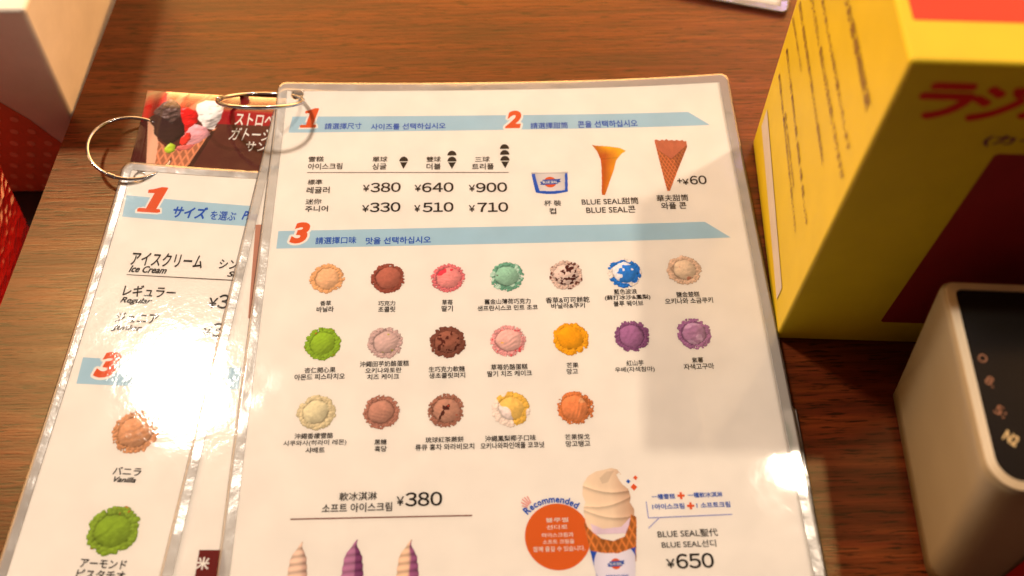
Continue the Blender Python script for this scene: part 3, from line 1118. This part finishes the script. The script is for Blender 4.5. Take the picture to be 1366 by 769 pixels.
put_picture(FM, cu, cv, w, h, base, al, t, 'cone_picture', label="plain flared orange cone")

# waffle cone picture
cu, cv, w, h = CONE_B[0]
x, y = grid(84, 150)
rim_ = [(0.0, 0.03), (0.06, 0.0), (0.12, 0.02), (0.18, 0.035), (0.24, 0.01), (0.32, 0.03), (0.38, 0.0), (0.45, 0.035), (0.55, 0.02), (0.62, 0.045),
        (0.70, 0.02), (0.78, 0.05), (0.86, 0.03), (0.93, 0.06), (1.0, 0.05)]
P = rim_ + [(1.0, 0.16), (0.62, 0.58), (0.26, 1.0), (0.18, 1.0), (0.14, 0.82), (0.03, 0.20)]
al = inside(P, x, y).astype(float)
base = waffle(x, y * 1.9, 9, (184, 104, 58))
front = y < 0.16 + 0.24 * np.clip(1 - np.abs(x - 0.45) * 2.0, 0, 1)
n_ = fbm(x.shape, 8, np.random.default_rng(4), 3)
inn = np.array(lin((196, 110, 76))) * (0.80 + 0.35 * n_)[..., None]
base = np.where(front[..., None], inn, base * (0.84 + 0.3 * (x < 0.55))[..., None])
seam = np.abs(y - (0.16 + 0.24 * np.clip(1 - np.abs(x - 0.45) * 2.0, 0, 1))) < 0.012
base = np.where(seam[..., None], base * 0.7, base)
put_picture(FM, cu, cv, w, h, base, al, t, 'cone_picture', label="crinkled waffle cone")

# soft ice swirls at the foot of the page
for (cu, cv, w, h), c1, c2, sp, sd, lb in zip(SOFTS, ((238, 206, 178), (190, 128, 158), (240, 204, 168)), ((228, 188, 164), (140, 72, 116), (172, 100, 140)),
                                              (0.5, 0.1, 0.15), (5, 6, 7), ("cream soft ice swirl", "purple soft ice swirl", "cream and purple soft ice swirl")):
    x, y = grid(70, 150)
    hh = 2.0 * h
    x = x * 2 - 1
    rgb, al = soft_serve(x, y * 1.0, 1, sd, c1, c2, sp, turns=13)
    put_picture(FM, cu, cv + h / 2 - hh / 2, w * 1.08, hh, rgb, al.astype(float), t, 'swirl_picture', label=lb)

# round orange notice with the arched word
cu, cv, w, h = CIRCLE[0]
put_poly(FM, disc(cu, cv, w / 2, h / 2, 56), M['rust'], t, 'round_notice', 0.045)
cx, cy, R_ = cu - 0.6, cv - 1.2, w / 2 + 2.6
word = "Recommended"
LW = {'R': 2.1, 'e': 1.45, 'c': 1.35, 'o': 1.55, 'm': 2.35, 'n': 1.6, 'd': 1.65}
arc = 0.0
for ch in word:
    wd = LW[ch]
    big = {'R': 2.9, 'd': 2.7}.get(ch, 1.9)
    r_ = R_ + (big - 1.9) / 2
    a = math.radians(137) - (arc + wd / 2) / R_
    arc += wd + 0.24
    put_text(FM, ch, cx + r_ * math.cos(a), cy + r_ * math.sin(a), wd, big, 'cap', t, 'arched_letter', 0.10, M['blue'], off=0.035, rot=a - math.pi / 2)
for k, (a, l) in enumerate(((168, 2.2), (156, 3.0), (144, 3.4), (133, 3.3), (122, 3.0))):
    a = math.radians(a - 6)
    c0 = np.array([cu - 8.2, cv + 10.3])
    d_ = np.array([math.cos(a), math.sin(a)])
    put_rule(FM, c0 + d_ * 2.6, c0 + d_ * (2.6 + l), 0.42, M['pink'], t, 'ray_mark')
for b_, mt in zip(DIAM, ('blue', 'orange', 'orange')):
    cu, cv, w, h = b_
    put_poly(FM, [(cu - w / 2, cv), (cu, cv - h / 2), (cu + w / 2, cv), (cu, cv + h / 2)], M[mt], t, 'diamond_mark', 0.06)
for cu, cv, w, h in PLUS:
    a, b = w / 2, w * 0.16
    put_poly(FM, [(cu - a, cv - b), (cu - b, cv - b), (cu - b, cv - a), (cu + b, cv - a), (cu + b, cv - b), (cu + a, cv - b), (cu + a, cv + b),
                  (cu + b, cv + b), (cu + b, cv + a), (cu - b, cv + a), (cu - b, cv + b), (cu - a, cv + b)], M['orange'], t, 'plus_sign', 0.06)

# sundae picture: soft ice over a crisp cone in a printed sleeve
cu, cv, w, h = SUNDAE[0]
x, y = grid(120, 300)
top_h = 0.50
n_ = fbm(x.shape, 7, np.random.default_rng(9), 3)
ice_o = [(0.50, 0.03), (0.60, 0.02), (0.72, 0.035), (0.80, 0.085), (0.74, 0.06), (0.69, 0.075), (0.74, 0.12), (0.80, 0.155), (0.90, 0.19), (0.93, 0.25), (0.90, 0.29),
         (0.97, 0.34), (0.96, 0.42), (0.90, 0.52), (0.10, 0.52), (0.02, 0.42), (0.0, 0.33), (0.05, 0.28), (0.0, 0.22), (0.03, 0.14), (0.14, 0.08), (0.30, 0.045)]
ice = inside(ice_o, x, y)
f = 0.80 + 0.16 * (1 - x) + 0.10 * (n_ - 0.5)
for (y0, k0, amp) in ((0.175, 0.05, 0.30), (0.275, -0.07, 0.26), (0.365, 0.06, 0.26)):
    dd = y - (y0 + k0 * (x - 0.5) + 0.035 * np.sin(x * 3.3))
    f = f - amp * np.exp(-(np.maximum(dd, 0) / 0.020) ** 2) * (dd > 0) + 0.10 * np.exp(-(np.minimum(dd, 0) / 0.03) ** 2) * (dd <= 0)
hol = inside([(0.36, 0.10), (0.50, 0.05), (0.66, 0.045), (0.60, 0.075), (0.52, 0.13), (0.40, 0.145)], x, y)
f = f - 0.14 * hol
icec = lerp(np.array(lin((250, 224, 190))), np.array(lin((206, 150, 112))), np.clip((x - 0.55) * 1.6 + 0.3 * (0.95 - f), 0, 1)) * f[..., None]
low = inside([(0.12, 0.44), (0.34, 0.48), (0.70, 0.47), (0.88, 0.40), (0.84, 0.52), (0.66, 0.60), (0.36, 0.60), (0.16, 0.52)], x, y)
icec = np.where(low[..., None], np.array(lin((228, 204, 210))) * (0.9 + 0.2 * n_)[..., None], icec)
cone_o = [(-0.02, 0.40), (0.05, 0.46), (0.14, 0.50), (0.30, 0.55), (0.52, 0.57), (0.74, 0.54), (0.84, 0.46), (0.90, 0.38), (1.0, 0.40), (0.99, 0.46), (0.93, 0.66), (0.08, 0.66)]
cone_ = inside(cone_o, x, y) | inside([(0.08, 0.60), (0.94, 0.60), (0.92, 0.72), (0.12, 0.72)], x, y)
conec = waffle(x, y * 2.4, 7, (196, 118, 52)) * (0.7 + 0.6 * n_)[..., None]
slv_o = [(0.07, 0.635), (0.30, 0.655), (0.60, 0.66), (0.92, 0.62), (0.84, 1.0), (0.24, 1.0)]
slv = inside(slv_o, x, y)
slc = np.array(lin((232, 224, 226))) * (0.80 + 0.24 * np.sin(np.clip(x, 0, 1) * math.pi))[..., None]
blue_ = (((x - 0.53) / 0.40) ** 2 + ((y - 0.74) / 0.165) ** 2 > 1)
slc = np.where(blue_[..., None], np.array(lin((38, 84, 176))) * np.ones_like(slc), slc)
rgb = np.where(cone_[..., None], conec, icec)
rgb = np.where((ice & ~inside(cone_o, x, y))[..., None], icec, rgb)
rgb = np.where(slv[..., None], slc, rgb)
al = (ice | cone_ | slv).astype(float)
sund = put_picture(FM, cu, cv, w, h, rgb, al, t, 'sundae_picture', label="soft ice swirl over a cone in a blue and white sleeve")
logo(FM, cu + 0.6, cv + h / 2 - 0.735 * h, 6.3, sund)
put_text(FM, 'PREMIUM ICE CREAM', cu + 0.7, cv + h / 2 - 0.82 * h, 8.0, 0.9, 'blue', sund, 'sleeve_lettering', 0.12)

# ------------------------------------------------------------------ sheet with Japanese text, lower left


def jap_curl(u, v):      # the ring and the card lift the sheet's upper left corner
    return 4.2 * np.exp(-np.maximum(u, 0) / 34.0) * np.exp(np.minimum(v, 0) / 35.0)


FJ = Frame(F_JAP, jap_curl)
jap = laminated("laminated_menu", FJ, 219, 290, 4.2, "worn laminated menu with Japanese text at the left, glare across its middle", "menu",
                hole=(HOLE_JAP[0][0] + 0.3, HOLE_JAP[0][1] + 0.6, 2.7), film='film_worn', corner=5)
sheet_part('backing_page', FJ, 4.2, -286, 214.8, -4.2, M['paper'], jap, -0.62, -0.42, 8.0)
band(FJ, BAND_JAP, jap)
band(FJ, BAND_JAP2, jap)
numeral(FJ, '1', NUM_JAP[0], jap)
numeral_text(FJ, '3', NUM_JAP[1], jap)
for s_, u_, v_, w_, h_, st_ in TEXT_JAP:
    put_text(FJ, s_, u_, v_, w_, h_, st_, jap, 'price' if st_ == 'num' else 'caption')
put_rule(FJ, LINE_JAP[0], (LINE_JAP[1][0] + 60, LINE_JAP[1][1] + 0.5), 0.35, M['rule'], jap)
for (cu, cv, w, h), fl, sd, lb in zip(SCOOP_JAP, (FL[0], FL[7]), (51, 52), ("pale orange vanilla scoop", "bright green pistachio scoop")):
    c1, c2 = ((226, 166, 116), (222, 158, 104)) if sd == 51 else ((150, 178, 48), (150, 176, 52))
    rgb, al = scoop_picture(c1, c2, sd, N=90, marks=fl[2], rough=0.7, crumb=0.8 if sd == 51 else 1.1)
    put_picture(FJ, cu, cv, w * 1.02, h * 1.02, rgb, al, jap, 'scoop_picture', label=lb)

# ------------------------------------------------------------------ picture card behind it
FC = Frame(F_CARD, lambda u, v: 5.0 * np.exp(-np.maximum(u, 0) / 60.0) * np.exp(np.minimum(v, 0) / 40.0))
card = thing("picture_card", FC.o, "dark brown card with red top and waffle cone photo behind the Japanese menu", "card")
CW, CH = 150.0, 190.0
sheet_part('card_sheet', FC, 0, -CH, CW, 0, M['darkred'], card, -0.35, -0.02, 10.0, 0.0)
sheet_part('laminate_film', FC, 0, -CH, CW, 0, M['film'], card, -0.40, 0.26, 10.0, 0.0)
x, y = grid(300, 190)
PW, PH = 92.0, 56.0
X, Y = x * PW, y * PH            # mm from the top left corner
n_ = fbm(x.shape, 6, np.random.default_rng(21), 4)
n2 = fbm(x.shape, 20, np.random.default_rng(22), 3)
brown = np.array(lin((96, 44, 34)))
red = np.array(lin((196, 26, 24)))
bgc = brown * (0.75 + 0.6 * n_)[..., None]
split = Y < 17.5 - 8.5 * np.clip(X / 33, 0, 1.0)
redc = red * (0.55 + 0.9 * np.abs(np.sin(X * 0.42 + 0.9)) ** 2)[..., None] + 0.10 * np.exp(-((X - 9.5) / 1.6) ** 2)[..., None]
rgb = np.where(split[..., None], redc, bgc)
ban = (X > 33.5) & (Y > 7.2 + 0.02 * X) & (Y < 16.6)
rgb = np.where((ban & (X < 75))[..., None], np.array(lin((176, 24, 34))) * np.ones_like(rgb), rgb)
rgb = np.where(((Y <= 7.2 + 0.02 * X) & (X > 33.5))[..., None], np.array(lin((120, 22, 20))) * (0.7 + 0.6 * n_)[..., None], rgb)
# biscuit sticks
for (x0, y0, x1, y1, r_) in ((13.5, 9.0, 17.5, 0.2, 1.7), (21.0, 10.5, 28.5, 2.2, 1.8)):
    dx, dy = x1 - x0, y1 - y0
    tt = np.clip(((X - x0) * dx + (Y - y0) * dy) / (dx * dx + dy * dy), 0, 1)
    d_ = np.hypot(X - x0 - tt * dx, Y - y0 - tt * dy)
    rgb = np.where((d_ < r_)[..., None], np.array(lin((232, 140, 108))) * (1.1 - 0.5 * (d_ / r_) ** 2)[..., None], rgb)
# waffle cone
cp = [(6.0, 17.0), (3.4, 16.6), (9.8, 54.0), (21.0, 56.0), (36.0, 18.5), (33.5, 21.0), (27.0, 29.5), (16.5, 33.0), (9.0, 27.0)]
ck = inside(cp, X, Y)
wf = waffle(X / 36, Y / 36, 10.5, (214, 138, 96), 0.42) * (0.75 + 0.45 * n_)[..., None]
rgb = np.where(ck[..., None], wf, rgb)
rgb = np.where((inside([(3.0, 16.0), (5.2, 15.0), (10.4, 29.0), (12.5, 54.0), (9.6, 54.0)], X, Y))[..., None], np.array(lin((240, 186, 150))) * np.ones_like(rgb), rgb)
rgb = np.where(inside([(33.5, 21.0), (35.5, 20.5), (24.0, 56), (21.5, 56)], X, Y)[..., None], np.array(lin((70, 34, 26))) * np.ones_like(rgb), rgb)


def blob(P, c, tex, sd, cells=30, bright=1.0, spec=0.0):
    """Irregular lump: outline polygon softened by noise, lit like the photograph on the card."""
    global rgb
    wob = fbm(x.shape, 14, np.random.default_rng(sd + 50), 2) - 0.5
    wob2 = fbm(x.shape, 14, np.random.default_rng(sd + 80), 2) - 0.5
    mk = inside(P, X + wob * 2.4, Y + wob2 * 2.4)
    pc_ = np.mean(np.array(P), 0)
    rx, ry = np.ptp(np.array(P)[:, 0]) / 2, np.ptp(np.array(P)[:, 1]) / 2
    d2 = ((X - pc_[0]) / rx) ** 2 + ((Y - pc_[1]) / ry) ** 2
    tx = fbm(x.shape, cells, np.random.default_rng(sd), 3)
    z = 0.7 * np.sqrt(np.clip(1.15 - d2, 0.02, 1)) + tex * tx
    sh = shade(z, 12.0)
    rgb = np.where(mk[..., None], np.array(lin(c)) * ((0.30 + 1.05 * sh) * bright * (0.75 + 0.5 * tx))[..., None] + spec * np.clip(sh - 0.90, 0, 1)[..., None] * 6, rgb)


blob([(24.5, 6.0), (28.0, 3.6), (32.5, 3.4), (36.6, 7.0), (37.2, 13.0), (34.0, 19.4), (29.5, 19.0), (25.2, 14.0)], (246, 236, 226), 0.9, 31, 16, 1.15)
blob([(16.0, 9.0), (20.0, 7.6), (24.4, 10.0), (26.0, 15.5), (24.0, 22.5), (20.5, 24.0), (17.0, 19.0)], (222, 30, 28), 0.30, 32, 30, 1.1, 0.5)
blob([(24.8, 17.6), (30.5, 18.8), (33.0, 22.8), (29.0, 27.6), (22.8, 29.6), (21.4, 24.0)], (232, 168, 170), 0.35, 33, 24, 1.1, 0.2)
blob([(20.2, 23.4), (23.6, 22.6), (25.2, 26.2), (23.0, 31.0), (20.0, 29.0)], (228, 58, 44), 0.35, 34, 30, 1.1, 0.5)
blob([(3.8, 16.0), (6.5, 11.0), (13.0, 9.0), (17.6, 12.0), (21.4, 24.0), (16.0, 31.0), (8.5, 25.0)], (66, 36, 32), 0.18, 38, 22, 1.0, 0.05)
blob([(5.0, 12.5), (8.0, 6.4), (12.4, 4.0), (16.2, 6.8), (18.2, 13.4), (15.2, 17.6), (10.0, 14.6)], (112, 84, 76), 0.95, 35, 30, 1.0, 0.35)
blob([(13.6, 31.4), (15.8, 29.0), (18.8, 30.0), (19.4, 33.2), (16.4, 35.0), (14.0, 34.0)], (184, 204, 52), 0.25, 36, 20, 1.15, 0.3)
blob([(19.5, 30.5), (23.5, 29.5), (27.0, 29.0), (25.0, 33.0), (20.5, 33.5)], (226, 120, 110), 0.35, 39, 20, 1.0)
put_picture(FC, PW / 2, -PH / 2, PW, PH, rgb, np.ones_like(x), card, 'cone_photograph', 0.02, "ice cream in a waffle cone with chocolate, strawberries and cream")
for s_, u_, v_, w_, h_, st_ in TEXT_CARD:
    put_text(FC, s_, u_, v_, w_, h_, st_, card, 'card_lettering', 0.08)

# ------------------------------------------------------------------ sheets under the main menu
FU = Frame(F_UNDER)
und = laminated("laminated_menu", FU, 219, 290, 4.4, "laminated sheet fanned out beneath the large menu, only its left strip showing", "menu", film='film_worn')
put_poly(FU, US_PHOTO, M['dusty'], und, 'printed_strip', 0.04)
put_poly(FU, US_BLUE, M['band'], und, 'printed_patch', 0.04)
put_poly(FU, US_RED, M['darkred'], und, 'printed_panel', 0.04)
put_text(FU, '米', 14.5, -226.5, 4.6, 4.6, 'white', und, 'printed_character', 0.08, off=0.03)

FU2 = Frame(((158.0, -171.8, -1.5), (1, -0.02, 0), (0.02, 1, 0), (0, 0, 1)))
und2 = laminated("laminated_menu", FU2, 63.2, 120, 1.2, "laminated sheet with green dot peeking from under the large menu's right edge", "menu", corner=1.5)
put_poly(FU2, disc(57.5, -12.0, 2.0, 6.5), M['green'], und2, 'green_dot', 0.06)

c2, s2 = math.cos(math.radians(-16)), math.sin(math.radians(-16))
o3 = np.array([258.3, 45.2, -1.0])
ex3, ey3 = np.array([c2, s2, 0]), np.array([-s2, c2, 0])
F3 = Frame((o3 - ex3 * 200 + ey3 * 140, ex3, ey3, (0, 0, 1)))
top_sheet = laminated("laminated_menu", F3, 200, 140, 4.4, "laminated white sheet lying apart on the wood beyond the menus, one corner in view", "menu", corner=4)

# ------------------------------------------------------------------ binder rings


def ring(name, c, n, R, r, label, gap_at=0.0):
    n = np.array(n, float)
    n /= np.linalg.norm(n)
    u = np.cross(n, [0, 0, 1.0])
    u /= np.linalg.norm(u)
    w = np.cross(n, u)
    c = np.array(c, float)
    t = thing(name, c - np.array([0, 0, R * 0.3]), label, "ring", "binder rings through the corners of the menus")

    def tube(a0, a1, rad, seg, nm):
        V, F = [], []
        k = 14
        for i in range(seg + 1):
            a = a0 + (a1 - a0) * i / seg
            d = math.cos(a) * u + math.sin(a) * w
            for j in range(k):
                b = j * 2 * math.pi / k
                V.append(c + d * (R + rad * math.cos(b)) + n * rad * math.sin(b))
        for i in range(seg):
            for j in range(k):
                F.append((i * k + j, i * k + (j + 1) % k, (i + 1) * k + (j + 1) % k, (i + 1) * k + j))
        F.append(tuple(range(k))[::-1])
        F.append(tuple(seg * k + j for j in range(k)))
        return mesh_obj(nm, V, F, M['steel'], t, smooth=True)

    g = gap_at
    tube(g + 0.02, g + math.pi - 0.03, r, 60, 'half_ring')
    tube(g + math.pi + 0.01, g + 2 * math.pi - 0.01, r, 60, 'half_ring')
    tube(g + math.pi - 0.11, g + math.pi + 0.11, r * 1.35, 6, 'hinge')
    return t


ring("binder_ring", RING_MAIN[0], RING_MAIN[1], RING_MAIN[2], 0.92, "steel binder ring through the corner of the large menu, standing tilted", RING_MAIN[3])
ring("binder_ring", RING_JAP[0], RING_JAP[1], RING_JAP[2], 0.80, "steel binder ring through the Japanese menu, looping onto bare wood at the left", RING_JAP[3])

# ------------------------------------------------------------------ yellow carton at the right


def prism(name, corners_b, corners_t, mat, parent, bev=0.0):
    """Solid between two quads (bottom, top; counter-clockwise), edges rounded by bev mm."""
    import bmesh
    o = mesh_obj(name, list(corners_b) + list(corners_t), box_faces(), mat, parent)
    if bev:
        bm = bmesh.new()
        bm.from_mesh(o.data)
        bmesh.ops.bevel(bm, geom=bm.edges[:], offset=bev * MM, segments=3, profile=0.6, affect='EDGES')
        bm.to_mesh(o.data)
        bm.free()
        o.data.polygons.foreach_set("use_smooth", [True] * len(o.data.polygons))
        ms = o.modifiers.new("wn", 'WEIGHTED_NORMAL')
    return o


FLc = np.array([219.08, -141.49, -3.0])
UP = np.array([-7.3, 0.86, 161.0])
SIDE = np.array([7.52, 104.04, 0.0])
E1 = np.array([0.99803, -0.06279, 0.0])
WID = 168.0
carton = thing("candy_carton", FLc + E1 * 60 + SIDE * 0.5, "upright yellow carton with red lettering and small print on its side", "carton")
bq = [FLc, FLc + E1 * WID, FLc + E1 * WID + SIDE, FLc + SIDE]
prism('carton_body', bq, [q + UP for q in bq], M['yellow_card'], carton, 1.6)
UPn = UP / 161.0
nF = np.cross(E1, UPn)
nF = nF / np.linalg.norm(nF)
if nF[1] > 0:
    nF = -nF
FF = Frame((FLc, E1, UPn, nF))
SD = SIDE / np.linalg.norm(SIDE)
nL = np.array([-1.0, 0.07, -0.045])
FLs = Frame((FLc, SD, UPn, nL / np.linalg.norm(nL)))
TOPc = FLc + UP
FT = Frame((TOPc, E1, SD, np.array([0, 0, 1.0])))


def rrect(x0, y0, x1, y1, r, n=6):
    P = []
    for cx, cy, a0 in ((x1 - r, y1 - r, 0), (x0 + r, y1 - r, 90), (x0 + r, y0 + r, 180), (x1 - r, y0 + r, 270)):
        for k in range(n + 1):
            a = math.radians(a0 + 90 * k / n)
            P.append((cx + r * math.cos(a), cy + r * math.sin(a)))
    return P


put_poly(FT, rrect(3.4, 15.2, WID - 4, 98, 0.8), M['red_print'], carton, 'red_top_panel', 0.06)
put_poly(FF, rrect(37.8, 17.6, WID - 8, 124.5, 1.5), M['maroon_print'], carton, 'red_front_panel', 0.06)
for k, ch in enumerate("ラジオ"):
    o = put_text(FF, ch, 14.6 + k * 14.8, 146.2 - 0.3 * k, 15.5, 15.0, 'cap', carton, 'logo_character', 0.09, M['red_print'], off=0.05)
put_text(FF, '(カード', 44.0, 130.3, 24.0, 5.2, 'cap', carton, 'small_lettering', 0.09, M['violet_print'], off=0.04)
SL = 104.3
# small print on the side, reading from the far edge to the near one
lines = [("■名称/スナック菓子 ■原材料名/小麦粉、植物油脂、砂糖、食塩、しょうゆ", .93, .16, .420, .376, 3.0),
         ("■内容量/十五個入 ■保存方法/直射日光を避けて保存してください", .925, .215, .333, .288, 2.8),
         ("調味料、香料、甘味料を含む原材料/一部に乳成分を含む", .72, .38, .338, .322, 2.3),
         ("直射日光、高温多湿の場所を避けて保存してください開封後は早めに", .95, .23, .560, .540, 3.2),
         ("お召し上がりください。製品には万全を期しておりますが", 1.0, .06, .640, .632, 3.6),
         ("万一不良品がありましたらお取り替えいたします", .98, .10, .700, .690, 3.0),
         ("スナック菓子のお客様相談室", .98, .10, .818, .815, 4.6),
         ("上記の住所へお送りください", .98, .70, .50, .50, 2.4)]
for s_, a0, a1, z0, z1, hh in lines:
    # seen from outside the left face the text runs towards the viewer: u decreases
    V, F = flat_curve("t", 'text', s_)
    V, F, W = thicken(V, F, 0.03 if hh > 5 else 0.012)
    lo, hi = V.min(0), V.max(0)
    q = (V - lo) / (hi - lo)
    uu = (a0 + (a1 - a0) * q[:, 0]) * SL
    vv = (z0 + (z1 - z0) * q[:, 0]) * 161 + (q[:, 1] - 0.5) * hh
    mesh_obj('side_print', FLs(np.stack([uu, vv], 1), 0.30 + W), F, M['brown_text'], carton)
put_poly(FLs, [(.94 * SL, .118 * 161), (.94 * SL, .19 * 161), (.13 * SL, .117 * 161), (.13 * SL, .058 * 161)], M['label_grey'], carton, 'paper_label', 0.28)

# ------------------------------------------------------------------ countertop device at the lower right
dev = thing("card_terminal", (290, -205, -3), "cream plastic device with a black top panel beside the yellow carton", "card terminal")
a4 = math.radians(-4.0)
DX = np.array([math.cos(a4), math.sin(a4), 0])
DY = np.array([-math.sin(a4), math.cos(a4), 0])
DO = np.array([250.9, -159.3, 0.0])        # far left corner of the top edge


def outline(x0, y0, x1, y1, rs, n=8):
    """rs: radii at near-left, near-right, far-right, far-left."""
    P = []
    for (cx, cy, sx, sy, a0), r in zip(((x0, y0, 1, 1, 180), (x1, y0, -1, 1, 270), (x1, y1, -1, -1, 0), (x0, y1, 1, -1, 90)), rs):
        for k in range(n + 1):
            a = math.radians(a0 + 90 * k / n)
            P.append((cx + sx * r + r * math.cos(a), cy + sy * r + r * math.sin(a)))
    return P


def loft(name, levels, mat, parent, cap=True, smooth=True):
    V, F = [], []
    k = len(levels[0][0])
    for P, z in levels:
        for (x, y) in P:
            V.append(DO + DX * x + DY * y + np.array([0, 0, z]))
    for i in range(len(levels) - 1):
        for j in range(k):
            F.append((i * k + j, i * k + (j + 1) % k, (i + 1) * k + (j + 1) % k, (i + 1) * k + j))
    if cap:
        F.append(tuple(range(k))[::-1])
        F.append(tuple((len(levels) - 1) * k + j for j in range(k)))
    o = mesh_obj(name, V, F, mat, parent, smooth=False)
    return o


RS = (9.5, 9.5, 2.5, 2.5)
Lv = []
for z, gx, gy0, gy1 in ((-3, 11.6, -85.0, -6.2), (5, 10.5, -83.6, -5.6), (28, 7.0, -80.0, -3.6), (55, 2.8, -75.6, -1.2), (70.5, 0.4, -72.4, -0.1), (72.6, 0.3, -72.0, -0.1),
                        (73.6, 1.0, -71.3, -0.8), (74.0, 2.0, -70.3, -1.8)):
    Lv.append((outline(gx, gy0, 88, gy1, RS), z))
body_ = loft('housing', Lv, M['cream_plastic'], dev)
for pl in body_.data.polygons:
    pl.use_smooth = len(pl.vertices) == 4
put_dev = Frame((DO + np.array([0, 0, 74.0]), DX, DY, (0, 0, 1)))
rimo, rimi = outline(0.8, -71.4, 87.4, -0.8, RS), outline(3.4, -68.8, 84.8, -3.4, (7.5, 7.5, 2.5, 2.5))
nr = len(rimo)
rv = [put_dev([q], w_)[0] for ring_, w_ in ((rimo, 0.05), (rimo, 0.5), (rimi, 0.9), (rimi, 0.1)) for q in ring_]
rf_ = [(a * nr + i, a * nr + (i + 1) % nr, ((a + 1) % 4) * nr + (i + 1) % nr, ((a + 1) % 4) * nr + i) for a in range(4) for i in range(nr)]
mesh_obj('rim', rv, rf_, M['lit_cream_plastic'], dev)
put_poly(put_dev, outline(3.5, -68.7, 84.7, -3.5, (7.4, 7.4, 2.4, 2.4)), M['black_glass'], dev, 'top_panel', 0.25)
for s_, (ux, vy), w_, h_, mt in (("O", (7.4, -28.4), 2.7, 3.0, 'copper_print'), ("8.", (8.2, -36.4), 3.1, 3.1, 'copper_print'),
                             ("5:", (9.0, -46.4), 3.5, 3.2, 'copper_print'), ("N2", (10.1, -55.1), 4.3, 3.8, 'gold_print')):
    put_text(put_dev, s_, ux, vy, w_, h_, 'cap', dev, 'key_symbol', 0.32, M[mt], off=0.0 if mt == 'copper_print' else 0.03, rot=math.radians(-38))
# seam across the side wall
V = []
for s in np.linspace(0, 1, 9):
    y_, z_ = -8.0 - 6.0 * s, 6.0 + 42.0 * s
    gx = np.interp(z_, [5, 28, 55], [10.5, 7.0, 2.8]) - 0.08
    for dz in (-0.4, 0.4):
        V.append(DO + DX * gx + DY * y_ + np.array([0, 0, z_ + dz]))
mesh_obj('seam', V, [(2 * i, 2 * i + 2, 2 * i + 3, 2 * i + 1) for i in range(8)], M['dark_line'], dev)
# red band on the front wall
fy = -85.0
nfr = np.array([0.0, -0.99, -0.14])
put_f = Frame((DO + DY * fy + np.array([0, 0, -3.0]), DX, DY * 0.14 + np.array([0, 0, 0.99]), -DY * 0.99 + np.array([0, 0, 0.14])))
put_poly(put_f, rrect(30, 14, 80, 62, 2), M['red_print'], dev, 'red_front_band', 0.35)

# ------------------------------------------------------------------ things on the lower shelf beyond the table's left edge
wc = thing("napkin_carton", (-150, 40, SHELF_Z), "tall white carton with a red polka dot foot beyond the table's upper left edge", "carton")
wb = [(-106.0, -13, SHELF_Z), (-98.0, 118, SHELF_Z), (-205, 122, SHELF_Z), (-212, -11, SHELF_Z)]
wt = [(-91.2, -13, 62), (-85.0, 118, 62), (-205, 122, 62), (-212, -11, 62)]
prism('carton_body', [wb[0], wb[1], wb[2], wb[3]], [wt[0], wt[1], wt[2], wt[3]], M['white_carton'], wc, 2.5)
FW = Frame(((-106.0, -13.0, SHELF_Z), (-1.0, 0.02, 0), (0, 0, 1), (0.0, -1, 0)))     # u runs left, v up
foot = [(2.5, 2), (100, 2), (100, 92), (60, 93), (44, 88), (31, 80), (22, 72), (14, 60), (8, 46), (-2.5, 26)]
put_poly(FW, foot, M['red_polka'], wc, 'red_foot_print', 0.15)
rng = random.Random(4)
for i in range(11):
    for j in range(9):
        u_, v_ = 4 + i * 8.5 + (4.2 if j % 2 else 0), 6 + j * 9.0
        top_u = np.interp(u_, [-2.5, 8, 14, 22, 31, 44, 60, 100], [26, 46, 60, 72, 80, 88, 93, 92])
        if v_ < top_u - 3 and u_ < 96:
            put_poly(FW, disc(u_, v_, 2.0, 2.0, 12), M['polka_dot'], wc, 'dot', 0.35)

rt = thing("gift_box", (-160, -85, SHELF_Z), "bright red glossy quilted box on the shelf beyond the table's left edge", "box")
rb = [(-137, -122, -66), (-137, -41, -66), (-215, -41, -66), (-215, -122, -66)]
rtp = [(-121, -127, 4), (-121, -45, 6), (-222, -45, 6), (-222, -127, 4)]
prism('box_body', rb, rtp, M['red_gloss'], rt, 2.5)
